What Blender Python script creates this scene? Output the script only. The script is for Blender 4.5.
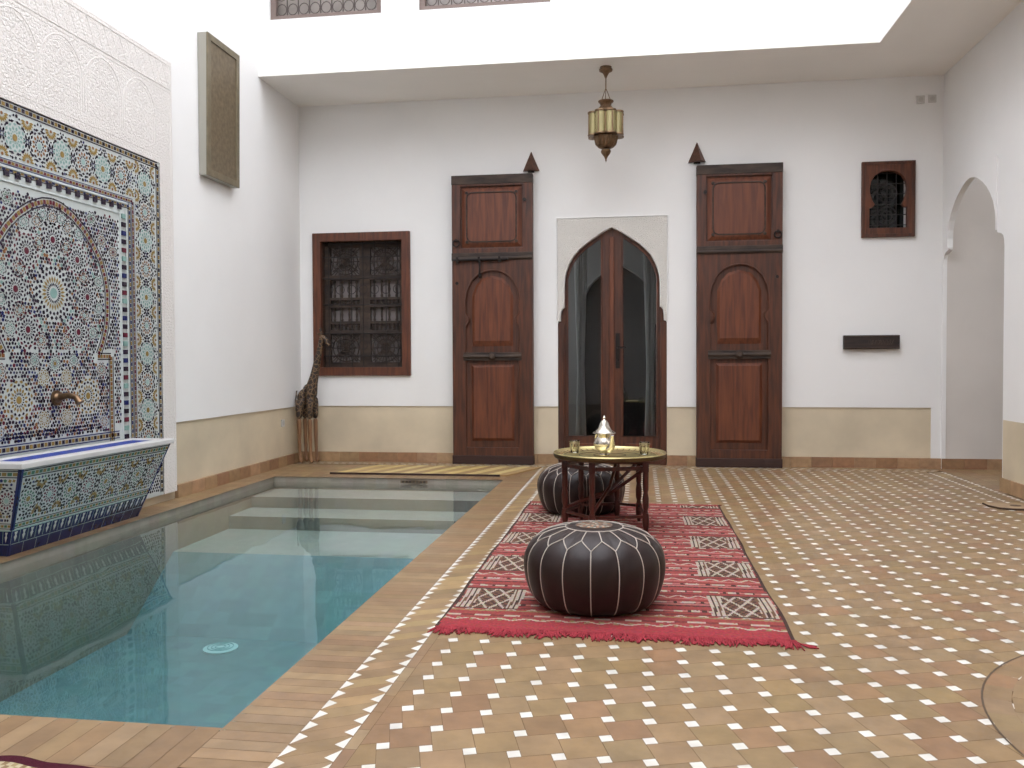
import bpy, bmesh, math, random
from math import sin, cos, pi, sqrt, atan2
from mathutils import Vector, Matrix
from mathutils.geometry import tessellate_polygon

for o in list(bpy.data.objects):
    bpy.data.objects.remove(o)
S = bpy.context.scene
C = S.collection
random.seed(7)

# ------------------------------------------------------------ camera, sky, exposure
cam_d = bpy.data.cameras.new('camera')
cam = bpy.data.objects.new('camera', cam_d); C.objects.link(cam)
cam_d.sensor_width = 36.0; cam_d.lens = 860 / 1024 * 36; cam_d.clip_start = 0.05; cam_d.clip_end = 200
_Y = Vector((126, -23, 860)).normalized()
_X = Vector((5878, -4, -860)).normalized(); _X = (_X - _X.dot(_Y) * _Y).normalized()
_Z = _X.cross(_Y)
if _Z.y > 0: _Z = -_Z
right = Vector((_X.x, _Y.x, _Z.x)); down = Vector((_X.y, _Y.y, _Z.y)); fwd = Vector((_X.z, _Y.z, _Z.z))
m = Matrix.Identity(4)
for i in range(3):
    m[i][0] = right[i]; m[i][1] = -down[i]; m[i][2] = -fwd[i]
m[2][3] = 1.0
cam.matrix_world = m
S.camera = cam

W = bpy.data.worlds.new('overcast'); S.world = W; W.use_nodes = True
bg = W.node_tree.nodes['Background']
bg.inputs['Color'].default_value = (0.92, 0.96, 1.03, 1); bg.inputs['Strength'].default_value = 4.6
S.view_settings.view_transform = 'Standard'; S.view_settings.look = 'None'
S.view_settings.exposure = 0.0; S.view_settings.gamma = 1.0; S.view_settings.use_curve_mapping = False

# ------------------------------------------------------------ room measures
XL, XR, YB, ZC = -3.39, 2.745, 8.35, 3.58      # left wall, right wall, back wall, gallery soffit
FX, FY, FN = 1.947, 7.42, -1.3                 # courtyard opening edges (right, back, near)
YN, ZT = -3.2, 6.9                             # near wall, top of upper storey
PX0, PX1, PY0, PY1 = -3.17, -1.115, 2.18, 7.17  # pool
WATER = -0.05
DADO = 0.56

# ------------------------------------------------------------ helpers
def lin(c, k=.78):
    return tuple(v * k for v in lin0(c))
def lin0(c):
    return tuple(((v / 255) / 12.92 if v / 255 <= 0.04045 else ((v / 255 + 0.055) / 1.055) ** 2.4) for v in c)

class MB:
    def __init__(s): s.v = []; s.f = []; s.mi = []; s.c = []; s.col = (1, 1, 1); s.m = 0
    def face(s, pts, col=None, m=None):
        n = len(s.v); s.v += [tuple(p) for p in pts]
        s.f.append(tuple(range(n, n + len(pts)))); s.mi.append(s.m if m is None else m); s.c.append(col or s.col)
    def mesh(s, vs, fs, col=None, m=None):
        n = len(s.v); s.v += [tuple(p) for p in vs]
        for f in fs:
            s.f.append(tuple(n + i for i in f)); s.mi.append(s.m if m is None else m); s.c.append(col or s.col)
    def box(s, x0, x1, y0, y1, z0, z1, col=None, m=None):
        s.mesh([(x0,y0,z0),(x1,y0,z0),(x1,y1,z0),(x0,y1,z0),(x0,y0,z1),(x1,y0,z1),(x1,y1,z1),(x0,y1,z1)],
               [(0,3,2,1),(4,5,6,7),(0,1,5,4),(1,2,6,5),(2,3,7,6),(3,0,4,7)], col, m)
    def tube(s, pts, r, n=8, col=None, m=None, closed=False):
        P = [Vector(p) for p in pts]; k = len(P)
        R = r if isinstance(r, (list, tuple)) else [r] * k
        vs = []; up = None
        for i, p in enumerate(P):
            if closed: t = P[(i+1) % k] - P[i-1]
            else: t = P[min(i+1, k-1)] - P[max(i-1, 0)]
            if t.length < 1e-9: t = Vector((0,0,1))
            t.normalize()
            if up is None:
                up = Vector((0,0,1)) if abs(t.z) < .9 else Vector((1,0,0))
            a = (up - up.dot(t) * t)
            if a.length < 1e-6: a = t.orthogonal()
            a.normalize(); up = a; b = t.cross(a)
            for j in range(n):
                q = 2 * pi * j / n
                vs.append(p + R[i] * (a * cos(q) + b * sin(q)))
        fs = []
        for i in range(k if closed else k - 1):
            i2 = (i + 1) % k
            for j in range(n):
                fs.append((i*n+j, i*n+(j+1) % n, i2*n+(j+1) % n, i2*n+j))
        if not closed:
            fs.append(tuple(range(n-1, -1, -1))); fs.append(tuple((k-1)*n + j for j in range(n)))
        s.mesh(vs, fs, col, m)
    def lathe(s, prof, cx=0, cy=0, n=32, col=None, m=None, mod=None, cz=0):
        vs = []; fs = []; k = len(prof)
        for (r, z) in prof:
            for j in range(n):
                a = 2 * pi * j / n
                rr = max(r, 1e-4) * (mod(a, z) if mod else 1)
                vs.append((cx + rr * cos(a), cy + rr * sin(a), z + cz))
        for i in range(k - 1):
            for j in range(n):
                fs.append((i*n+j, i*n+(j+1) % n, (i+1)*n+(j+1) % n, (i+1)*n+j))
        fs.append(tuple(range(n-1, -1, -1))); fs.append(tuple((k-1)*n + j for j in range(n)))
        s.mesh(vs, fs, col, m)
    def build(s, name, mats, parent=None, smooth=False, bevel=0, weld=False):
        me = bpy.data.meshes.new(name)
        me.from_pydata(s.v, [], s.f)
        for mt in (mats if isinstance(mats, (list, tuple)) else [mats]): me.materials.append(mt)
        me.polygons.foreach_set('material_index', s.mi)
        if len(set(s.c)) > 1 or s.c[0] != (1, 1, 1):
            at = me.color_attributes.new('col', 'FLOAT_COLOR', 'CORNER')
            buf = []
            for f, c in zip(s.f, s.c): buf += list((c[0], c[1], c[2], 1.0)) * len(f)
            at.data.foreach_set('color', buf)
        if smooth:
            me.polygons.foreach_set('use_smooth', [True] * len(me.polygons))
            me.set_sharp_from_angle(angle=math.radians(40))
        me.update()
        o = bpy.data.objects.new(name, me); C.objects.link(o)
        if parent: o.parent = parent
        if bevel:
            b = o.modifiers.new('bevel', 'BEVEL'); b.width = bevel; b.segments = 2; b.limit_method = 'ANGLE'
        return o

def tag(o, label=None, cat=None, group=None, kind=None):
    if label: o['label'] = label
    if cat: o['category'] = cat
    if group: o['group'] = group
    if kind: o['kind'] = kind
    return o
def thing(name, loc, label, cat, group=None, rz=0):
    o = bpy.data.objects.new(name, None); C.objects.link(o); o.location = loc; o.rotation_euler = (0, 0, rz)
    o.empty_display_size = .1
    return tag(o, label, cat, group)
def struct(name, mb, mat, parent=None, **k):
    o = mb.build(name, mat, parent, **k)
    if parent is None: o['kind'] = 'structure'
    return o
def copy_tree(o, parent=None):
    c = o.copy(); C.objects.link(c); c.parent = parent
    for ch in [q for q in bpy.data.objects if q.parent == o]: copy_tree(ch, c)
    return c

def plate(mb, outer, holes, M3, t, col=None, m=None):
    """2D outline with holes -> plate. M3(u,v,w): maps to 3D, w = 0 front, t back."""
    loops = [outer] + holes
    flat = [p for l in loops for p in l]
    tris = tessellate_polygon([[Vector((p[0], p[1], 0)) for p in l] for l in loops])
    n = len(flat)
    vs = [M3(p[0], p[1], 0) for p in flat] + [M3(p[0], p[1], t) for p in flat]
    fs = []
    for tr in tris:
        fs.append(tuple(tr)); fs.append(tuple(i + n for i in reversed(tr)))
    k = 0
    for l in loops:
        for i in range(len(l)):
            a = k + i; b = k + (i + 1) % len(l)
            fs.append((a, b, b + n, a + n))
        k += len(l)
    mb.mesh(vs, fs, col, m)

def fix_normals(o):
    bm = bmesh.new(); bm.from_mesh(o.data)
    bmesh.ops.remove_doubles(bm, verts=bm.verts, dist=1e-5)
    bmesh.ops.recalc_face_normals(bm, faces=bm.faces); bm.to_mesh(o.data); bm.free()
    return o

# ------------------------------------------------------------ materials
def nodes(name):
    mt = bpy.data.materials.new(name); mt.use_nodes = True
    nt = mt.node_tree; b = nt.nodes['Principled BSDF']
    return mt, nt, b
def N(nt, t, **k):
    n = nt.nodes.new(t)
    for a, v in k.items(): setattr(n, a, v)
    return n
def basic(name, rgb, rough=.5, metal=0, var=.0, scale=8, bump=0, bscale=60, dist=.002, coat=0, stretch=None, spec=None, full=False):
    mt, nt, b = nodes(name); c = lin0(rgb) if (full or metal > .5) else lin(rgb)
    b.inputs['Base Color'].default_value = (*c, 1); b.inputs['Roughness'].default_value = rough
    b.inputs['Metallic'].default_value = metal; b.inputs['Coat Weight'].default_value = coat
    if spec is not None: b.inputs['Specular IOR Level'].default_value = spec
    tc = N(nt, 'ShaderNodeTexCoord'); mp = N(nt, 'ShaderNodeMapping')
    nt.links.new(tc.outputs['Object'], mp.inputs[0])
    if stretch: mp.inputs['Scale'].default_value = stretch
    if var:
        no = N(nt, 'ShaderNodeTexNoise'); no.inputs['Scale'].default_value = scale; no.inputs['Detail'].default_value = 6
        nt.links.new(mp.outputs[0], no.inputs['Vector'])
        r = N(nt, 'ShaderNodeValToRGB'); r.color_ramp.elements[0].position = .3; r.color_ramp.elements[1].position = .7
        r.color_ramp.elements[0].color = (*[v * (1 - var) for v in c], 1); r.color_ramp.elements[1].color = (*[min(v * (1 + var), 1) for v in c], 1)
        nt.links.new(no.outputs['Fac'], r.inputs[0]); nt.links.new(r.outputs[0], b.inputs['Base Color'])
    if bump:
        n2 = N(nt, 'ShaderNodeTexNoise'); n2.inputs['Scale'].default_value = bscale; n2.inputs['Detail'].default_value = 4
        nt.links.new(mp.outputs[0], n2.inputs['Vector'])
        bp = N(nt, 'ShaderNodeBump'); bp.inputs['Strength'].default_value = bump; bp.inputs['Distance'].default_value = dist
        nt.links.new(n2.outputs['Fac'], bp.inputs['Height']); nt.links.new(bp.outputs[0], b.inputs['Normal'])
    return mt
def attr_mat(name, rough=.5, var=.12, scale=30, bump=.2, bscale=80, dist=.002, spec=.5, coat=0):
    mt, nt, b = nodes(name); b.inputs['Roughness'].default_value = rough; b.inputs['Specular IOR Level'].default_value = spec
    b.inputs['Coat Weight'].default_value = coat
    at = N(nt, 'ShaderNodeAttribute', attribute_name='col')
    tc = N(nt, 'ShaderNodeTexCoord')
    no = N(nt, 'ShaderNodeTexNoise'); no.inputs['Scale'].default_value = scale; no.inputs['Detail'].default_value = 5
    nt.links.new(tc.outputs['Object'], no.inputs['Vector'])
    mr = N(nt, 'ShaderNodeMapRange'); mr.inputs[1].default_value = .3; mr.inputs[2].default_value = .7
    mr.inputs[3].default_value = 1 - var; mr.inputs[4].default_value = 1 + var
    nt.links.new(no.outputs['Fac'], mr.inputs[0])
    mx = N(nt, 'ShaderNodeVectorMath', operation='SCALE')
    nt.links.new(at.outputs['Color'], mx.inputs[0]); nt.links.new(mr.outputs[0], mx.inputs['Scale'])
    nt.links.new(mx.outputs[0], b.inputs['Base Color'])
    if bump:
        n2 = N(nt, 'ShaderNodeTexNoise'); n2.inputs['Scale'].default_value = bscale
        nt.links.new(tc.outputs['Object'], n2.inputs['Vector'])
        bp = N(nt, 'ShaderNodeBump'); bp.inputs['Strength'].default_value = bump; bp.inputs['Distance'].default_value = dist
        nt.links.new(n2.outputs['Fac'], bp.inputs['Height']); nt.links.new(bp.outputs[0], b.inputs['Normal'])
    return mt
def wood(name, c0, c1, rough=.45, grain=(14, 14, 1.2)):
    mt, nt, b = nodes(name); b.inputs['Roughness'].default_value = rough
    tc = N(nt, 'ShaderNodeTexCoord'); mp = N(nt, 'ShaderNodeMapping'); mp.inputs['Scale'].default_value = grain
    nt.links.new(tc.outputs['Object'], mp.inputs[0])
    no = N(nt, 'ShaderNodeTexNoise'); no.inputs['Scale'].default_value = 2.5; no.inputs['Detail'].default_value = 8; no.inputs['Distortion'].default_value = .4
    nt.links.new(mp.outputs[0], no.inputs['Vector'])
    r = N(nt, 'ShaderNodeValToRGB'); r.color_ramp.elements[0].position = .33; r.color_ramp.elements[1].position = .68
    r.color_ramp.elements[0].color = (*lin(c0), 1); r.color_ramp.elements[1].color = (*lin(c1), 1)
    nt.links.new(no.outputs['Fac'], r.inputs[0]); nt.links.new(r.outputs[0], b.inputs['Base Color'])
    bp = N(nt, 'ShaderNodeBump'); bp.inputs['Strength'].default_value = .3; bp.inputs['Distance'].default_value = .003
    nt.links.new(no.outputs['Fac'], bp.inputs['Height']); nt.links.new(bp.outputs[0], b.inputs['Normal'])
    return mt

M = {}
M['plaster'] = basic('white plaster', (233, 231, 229), .85, full=True, var=.025, scale=1.3, bump=.15, bscale=9, dist=.006)
M['soffit'] = basic('soffit plaster', (240, 236, 231), .9, full=True, var=.03, scale=1.2)
M['dado'] = basic('beige tadelakt', (204, 189, 163), .6, full=True, var=.13, scale=2.2, bump=.15, bscale=12, dist=.004)
M['pass'] = basic('passage plaster', (208, 201, 194), .9, full=True, var=.07, scale=1.1)
M['skirt'] = attr_mat('terracotta skirting', .55, .15, 20)
M['tile'] = attr_mat('terracotta floor tile', .42, .14, 11, .25, 25, .002, .5)
M['grout'] = basic('grout', (130, 106, 82), .9, var=.1)
M['mosaic'] = attr_mat('glazed mosaic', .25, .06, 60, .1, 120, .001)
M['mosaicbase'] = basic('mosaic ground', (190, 196, 194), .35, full=True, var=.05, scale=30)
M['marble'] = basic('white marble', (205, 202, 200), .3, full=True, var=.05, scale=6)
M['pool'] = attr_mat('pool tiles', .4, .08, 12, 0)
M['doorwood'] = wood('red brown door wood', (62, 31, 17), (104, 55, 30), .5)
M['panelwood'] = wood('panel wood', (88, 42, 22), (124, 66, 36), .5)
M['darkwood'] = wood('dark weathered rail wood', (44, 32, 27), (84, 66, 54), .7, (2, 14, 10))
M['framewood'] = wood('frame wood', (74, 36, 20), (120, 66, 40), .48)
M['tablewood'] = wood('table wood', (52, 20, 14), (92, 38, 26), .35)
M['iron'] = basic('black iron', (38, 32, 30), .55, .6)
M['iron2'] = basic('window iron', (52, 46, 46), .6, .4)
M['brass'] = basic('old brass', (118, 94, 72), .38, .9, var=.3, scale=40, bump=.4, bscale=90)
M['traybrass'] = basic('polished tray brass', (226, 210, 152), .3, 1, var=.08, scale=30, bump=.1, bscale=120, dist=.001)
M['silver'] = basic('silver', (205, 198, 188), .2, 1, var=.1, scale=30)
M['leather'] = basic('dark brown leather', (44, 29, 27), .42, spec=.32, var=.2, scale=18, bump=.35, bscale=130, dist=.0015)
M['piping'] = basic('cream stitching', (205, 192, 180), .8)
M['rug'] = attr_mat('kilim wool', .95, .12, 90, .5, 300, .003, .1)
M['fringe'] = basic('crimson fringe', (164, 62, 70), .95, var=.25, scale=30, spec=.1)
M['embro'] = attr_mat('embroidery', .9, .1, 90, .3)
M['plastic'] = basic('white plastic', (225, 220, 214), .4)
M['concrete'] = basic('backdrop', (90, 85, 80), .9)
M['canvas'] = basic('bronze metal tablet', (132, 120, 96), .5, .3, var=.18, scale=14, bump=.3, bscale=50)
M['edge'] = basic('light tablet edge', (176, 172, 160), .5)
M['standin'] = basic('grey curtain', (158, 148, 146), .9)  # pale grey stands in for light behind the window shutters
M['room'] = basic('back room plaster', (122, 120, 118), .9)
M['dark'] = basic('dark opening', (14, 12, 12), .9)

def carved(name, rgb, scale=42, strength=.9, dist=.008):
    mt, nt, b = nodes(name); b.inputs['Base Color'].default_value = (*lin0(rgb), 1); b.inputs['Roughness'].default_value = .9
    tc = N(nt, 'ShaderNodeTexCoord')
    vo = N(nt, 'ShaderNodeTexVoronoi', feature='DISTANCE_TO_EDGE'); vo.inputs['Scale'].default_value = scale; vo.inputs['Randomness'].default_value = .75
    v2 = N(nt, 'ShaderNodeTexVoronoi', feature='F1'); v2.inputs['Scale'].default_value = scale * .45; v2.inputs['Randomness'].default_value = .2
    nt.links.new(tc.outputs['Object'], vo.inputs['Vector']); nt.links.new(tc.outputs['Object'], v2.inputs['Vector'])
    w = N(nt, 'ShaderNodeMath', operation='SINE'); mu = N(nt, 'ShaderNodeMath', operation='MULTIPLY'); mu.inputs[1].default_value = 22
    nt.links.new(v2.outputs['Distance'], mu.inputs[0]); nt.links.new(mu.outputs[0], w.inputs[0])
    mr = N(nt, 'ShaderNodeMapRange'); mr.inputs[1].default_value = .03; mr.inputs[2].default_value = .18
    nt.links.new(vo.outputs['Distance'], mr.inputs[0])
    ad = N(nt, 'ShaderNodeMath', operation='MULTIPLY_ADD'); ad.inputs[1].default_value = .35
    nt.links.new(w.outputs[0], ad.inputs[0]); nt.links.new(mr.outputs[0], ad.inputs[2])
    bp = N(nt, 'ShaderNodeBump'); bp.inputs['Strength'].default_value = strength; bp.inputs['Distance'].default_value = dist
    nt.links.new(ad.outputs[0], bp.inputs['Height']); nt.links.new(bp.outputs[0], b.inputs['Normal'])
    return mt
M['carved'] = carved('carved stucco', (222, 216, 211), 46, .5, .005)
M['carved_door'] = carved('carved stucco door', (226, 221, 214), 60, .8, .004)

def thinglass(name, tint=(1, 1, 1), ior=1.5, rough=.0, add=1.0):
    mt = bpy.data.materials.new(name); mt.use_nodes = True; nt = mt.node_tree; nt.nodes.clear()
    o = N(nt, 'ShaderNodeOutputMaterial'); t = N(nt, 'ShaderNodeBsdfTransparent'); g = N(nt, 'ShaderNodeBsdfGlossy')
    t.inputs[0].default_value = (*tint, 1); g.inputs['Roughness'].default_value = rough
    f = N(nt, 'ShaderNodeFresnel'); f.inputs['IOR'].default_value = ior; mx = N(nt, 'ShaderNodeMixShader')
    nt.links.new(f.outputs[0], mx.inputs[0]); nt.links.new(t.outputs[0], mx.inputs[1]); nt.links.new(g.outputs[0], mx.inputs[2])
    nt.links.new(mx.outputs[0], o.inputs['Surface'])
    return mt
M['glass'] = thinglass('window glass', (.8, .83, .82), 1.55)
M['tumbler'] = thinglass('tea glass', (.93, .93, .9), 1.5)
M['lanternglass'] = thinglass('amber lantern glass', (.85, .75, .45), 1.5, .1)
# water: fresnel surface over an absorbing body
mt = bpy.data.materials.new('pool water'); mt.use_nodes = True; nt = mt.node_tree; nt.nodes.clear()
o_ = N(nt, 'ShaderNodeOutputMaterial'); t_ = N(nt, 'ShaderNodeBsdfTransparent'); g_ = N(nt, 'ShaderNodeBsdfGlossy')
g_.inputs['Roughness'].default_value = .02
geo = N(nt, 'ShaderNodeNewGeometry')
f_ = N(nt, 'ShaderNodeFresnel'); f_.inputs['IOR'].default_value = 1.33; mx_ = N(nt, 'ShaderNodeMixShader')
# seen from inside the body the surface lets light out (thin boundary, no total reflection)
inv = N(nt, 'ShaderNodeMath', operation='SUBTRACT'); inv.inputs[0].default_value = 1; nt.links.new(geo.outputs['Backfacing'], inv.inputs[1])
mul = N(nt, 'ShaderNodeMath', operation='MULTIPLY'); nt.links.new(f_.outputs[0], mul.inputs[0]); nt.links.new(inv.outputs[0], mul.inputs[1])
nt.links.new(mul.outputs[0], mx_.inputs[0]); nt.links.new(t_.outputs[0], mx_.inputs[1]); nt.links.new(g_.outputs[0], mx_.inputs[2])
nt.links.new(mx_.outputs[0], o_.inputs['Surface'])
wn = N(nt, 'ShaderNodeTexNoise'); wn.inputs['Scale'].default_value = 2.2; tcw = N(nt, 'ShaderNodeTexCoord'); nt.links.new(tcw.outputs['Object'], wn.inputs['Vector'])
wb = N(nt, 'ShaderNodeBump'); wb.inputs['Strength'].default_value = .10; wb.inputs['Distance'].default_value = .02
nt.links.new(wn.outputs['Fac'], wb.inputs['Height']); nt.links.new(wb.outputs[0], g_.inputs['Normal'])
ab = N(nt, 'ShaderNodeVolumeAbsorption'); ab.inputs['Color'].default_value = (.44, .78, .80, 1); ab.inputs['Density'].default_value = .62
nt.links.new(ab.outputs[0], o_.inputs['Volume'])
M['water'] = mt

# ------------------------------------------------------------ floor tiles
def clip(poly, axis, val, keep_less):
    out = []
    for i in range(len(poly)):
        a, b = poly[i], poly[(i+1) % len(poly)]
        ia = (a[axis] <= val) if keep_less else (a[axis] >= val); ib = (b[axis] <= val) if keep_less else (b[axis] >= val)
        if ia: out.append(a)
        if ia != ib:
            t = (val - a[axis]) / (b[axis] - a[axis])
            out.append((a[0] + t * (b[0]-a[0]), a[1] + t * (b[1]-a[1])))
    return out
def cliprect(poly, x0, x1, y0, y1):
    for ax, v, k in ((0, x0, False), (0, x1, True), (1, y0, False), (1, y1, True)):
        poly = clip(poly, ax, v, k)
        if len(poly) < 3: return []
    return poly
def jit(rgb, j=.08, hue=.04):
    l = lin(rgb); k = 1 + random.uniform(-j, j)
    return tuple(max(0, min(1, v * k * (1 + random.uniform(-hue, hue)))) for v in l)
TC = [(156, 127, 91), (152, 123, 87), (153, 118, 84), (158, 129, 94), (154, 125, 86)]
WHT = (236, 230, 220)
SX1 = -0.905; SX2 = -0.755          # border strip of slanted tiles between the two rows of triangles
RX1, RX2 = 2.54, 2.68
fl = MB()
# grout bed, open over the pool
zg = -.003
def rectz(mb, x0, x1, y0, y1, z, col=None, m=None): mb.face([(x0,y0,z),(x1,y0,z),(x1,y1,z),(x0,y1,z)], col, m)
for r in ((XL-.3, PX0, YN, YB+.05), (PX1, 4.4, YN, YB+.05), (PX0, PX1, YN, PY0), (PX0, PX1, PY1, YB+.05)): rectz(fl, *r, zg, m=1)
def addtile(poly, rects, z, col, shrink=.0018):
    for r in rects:
        q = cliprect(poly, *r)
        if len(q) < 3: continue
        cx = sum(p[0] for p in q) / len(q); cy = sum(p[1] for p in q) / len(q)
        fl.face([(p[0] + (cx-p[0]) * min(.2, shrink/ .04), p[1] + (cy-p[1]) * min(.2, shrink/.04), z + 0*len(q)) for p in q], col)
L_, s_ = .110, .0335; th = math.atan2(s_, L_); KY = 1.07
CX0, CY0, CR = 1.86, 2.4, .90     # round medallion in the floor
def tr(p):
    x, y = p; x, y = x * cos(th) + y * sin(th), -x * sin(th) + y * cos(th)
    return (x, -y * KY)
def offs(q, dx, dy): return [(tr((a, b))[0] + dx, tr((a, b))[1] + dy) for a, b in q]
Lp = sqrt(L_**2 + s_**2)
big = [(0,0),(L_,0),(L_,L_),(0,L_)]; sm = [(L_,0),(L_+s_,0),(L_+s_,s_),(L_,s_)]
rects = [(SX2+.035, RX1, -1.0, YB-.245), (RX2, XR-.05, -1.0, YB-.245)]
for i in range(-9, 34):
    for j in range(-12, 78):
        dx, dy = i * Lp + .02, j * Lp * KY + .03
        if abs(dx) > 4.2: continue
        for q, w in ((big, 0), (sm, 1)):
            P = offs(q, dx, dy)
            mx = sum(p[0] for p in P)/4; my = sum(p[1] for p in P)/4
            if (mx-CX0)**2 + (my-CY0)**2 < (CR-.075)**2: continue
            addtile(P, rects, 0, jit(WHT if w else random.choice(TC), .04 if w else .09, .01 if w else .03), .0006 if not w else .0006)
# medallion: ring of bricks then rings of tiles
for ring in range(12):
    r1 = CR - ring * .075; r0 = r1 - .073
    if r0 < 0: break
    n = max(8, int(2*pi*r1/.12))
    for k in range(n):
        a0 = 2*pi*k/n + ring*.13; a1 = a0 + 2*pi/n*.985; zm = .0007
        fl.face([(CX0+r0*cos(a0),CY0+r0*sin(a0),zm),(CX0+r1*cos(a0),CY0+r1*sin(a0),zm),(CX0+r1*cos(a1),CY0+r1*sin(a1),zm),(CX0+r0*cos(a1),CY0+r0*sin(a1),zm)], jit(random.choice(TC), .09, .03))
for k in range(96):
    a0, a1 = 2*pi*k/96, 2*pi*(k+1)/96; ra, rb = CR, CR+.006
    fl.face([(CX0+ra*cos(a0),CY0+ra*sin(a0),.0012),(CX0+rb*cos(a0),CY0+rb*sin(a0),.0012),(CX0+rb*cos(a1),CY0+rb*sin(a1),.0012),(CX0+ra*cos(a1),CY0+ra*sin(a1),.0012)], lin((96, 74, 56)))
# border strips: slanted tiles edged with white triangles (runs of the form along y or along x)
def strip(a0, a1, b0, b1, along='y'):
    """a = across, b = along."""
    def P(a, b): return (a, b) if along == 'y' else (b, a)
    def F(pts, col, z=0):
        q = [P(*p) for p in pts]
        ar_ = sum(q[i][0]*q[(i+1) % len(q)][1]-q[(i+1) % len(q)][0]*q[i][1] for i in range(len(q)))
        if ar_ < 0: q.reverse()
        fl.face([(p[0], p[1], z) for p in q], col)
    st = .076; n = int((b1-b0)/st); w = a1-a0; sl = w * .55; tri = .031
    for k in range(n):
        b = b0 + k*st
        F([(a0+.001, b), (a1-.001, b+sl), (a1-.001, b+sl+st*.985), (a0+.001, b+st*.985)], jit(random.choice(TC[:2]+[(172,142,98)]), .09, .03))
        F([(a0, b+st*.05), (a0, b+st*.95), (a0+tri, b+st*.55+.012)], jit(WHT, .03, .01), .0006)
        F([(a1, b+sl-st*.1), (a1, b+sl+st*.8), (a1-tri, b+sl+st*.3-.012)], jit(WHT, .03, .01), .0006)
def bricks(a0, a1, b0, b1, along='y', w=.052, cols=((156,127,93),(149,118,85),(162,133,99),(152,122,88)), skew=0):
    n = max(1, int(round((b1-b0)/w))); w = (b1-b0)/n
    for k in range(n):
        b = b0 + k*w; g = .0009
        q = [(a0+g, b+g), (a1-g, b+g+skew), (a1-g, b+w-g+skew), (a0+g, b+w-g)]
        if along == 'x': q = [(p[1], p[0]) for p in q][::-1]
        fl.face([(p[0], p[1], 0) for p in q], jit(random.choice(cols), .10, .04))
strip(SX1, SX2, -1, YB-.25, 'y')
strip(RX1, RX2, -1, YB-.25, 'y')
strip(YB-.24, YB-.12, XL+.02, XR-.05, 'x')
bricks(SX2, SX2+.035, -1, YB-.25, 'y', .12)
# coping of bricks round the pool
bricks(PX1-.012, PX1+.21, PY0-.22, PY1+.2, 'y', .055)
bricks(PX0-.08, PX0+.012, PY0-.22, PY1+.2, 'y', .055)
bricks(XL, PX0-.08, PY0-.22, PY1+.2, 'y', .12)
bricks(PY0-.24, PY0+.012, PX0, PX1-.012, 'x', .07)
bricks(PY1-.012, PY1+.2, PX0, PX1-.012, 'x', .055)
for yy in range(6): bricks(PY1+.2+.115*yy, PY1+.2+.115*(yy+1), XL, SX1, 'x', .12, TC) if PY1+.2+.115*(yy+1) < YB-.23 else None
for yy in range(28): bricks(PY0-.24-.115*(yy+1), PY0-.24-.115*yy, XL, PX1-.012, 'x', .12, TC)
bricks(YB-.12, YB-.0, XL, 4.3, 'x', .12, TC)
for yy in range(12): bricks(YB-.12-.115*(yy+1), YB-.12-.115*yy, XR-.05, 4.3, 'x', .12, TC)
floor = struct('floor', fl, [M['tile'], M['grout']])

# ------------------------------------------------------------ pool shell, steps, water
pl = MB(); DEEP = -.70; RAMP = 4.95
def tiled(f, nu, nv, base, j=.10):
    for a in range(nu):
        for b in range(nv):
            u0, u1, v0, v1 = a/nu, (a+1)/nu, b/nv, (b+1)/nv
            pl.face([f(u0,v0), f(u1,v0), f(u1,v1), f(u0,v1)], jit(base, j, .03))
PT = (128, 154, 156); PS = (164, 156, 142)
X0, X1 = PX0-.004, PX1+.004; Y0, Y1 = PY0-.004, PY1+.004
tiled(lambda u, v: (X0+(X1-X0)*u, Y0+(RAMP-Y0)*v, DEEP), 20, 26, PT)
tiled(lambda u, v: (X0+(X1-X0)*u, RAMP+(5.5-RAMP)*v, DEEP+(-.30-DEEP)*v), 20, 7, PT)
tiled(lambda u, v: (X0, Y0+(Y1-Y0)*u, DEEP+(-.001-DEEP)*v), 46, 8, PS, .06)
tiled(lambda u, v: (X1, Y0+(Y1-Y0)*u, DEEP+(-.001-DEEP)*v), 46, 8, PS, .06)
tiled(lambda u, v: (X0+(X1-X0)*u, Y0, DEEP+(-.001-DEEP)*v), 20, 8, PS, .06)
tiled(lambda u, v: (X0+(X1-X0)*u, Y1, DEEP+(-.001-DEEP)*v), 20, 8, PS, .06)
steps = [(6.72, -.11), (6.32, -.20), (5.5, -.30)]; pz = 0
prev = Y1
for (ys, zs) in steps:
    tiled(lambda u, v: (X0+(X1-X0)*u, ys+(prev-ys)*v, zs), 20, 4, (186, 184, 174), .04)
    nz = {-.11: -.20, -.20: -.30, -.30: DEEP}[zs]
    if nz > -.5: tiled(lambda u, v: (X0+(X1-X0)*u, ys, nz+(zs-nz)*v), 20, 1 if nz > -.5 else 5, (146, 146, 138) if nz > -.5 else PT, .06)
    prev = ys
shell = struct('pool_basin', pl, M['pool'])
wt = MB()
e = .002
wt.box(PX0+e, PX1-e, PY0+e, PY1-e, DEEP+e, WATER)
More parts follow.
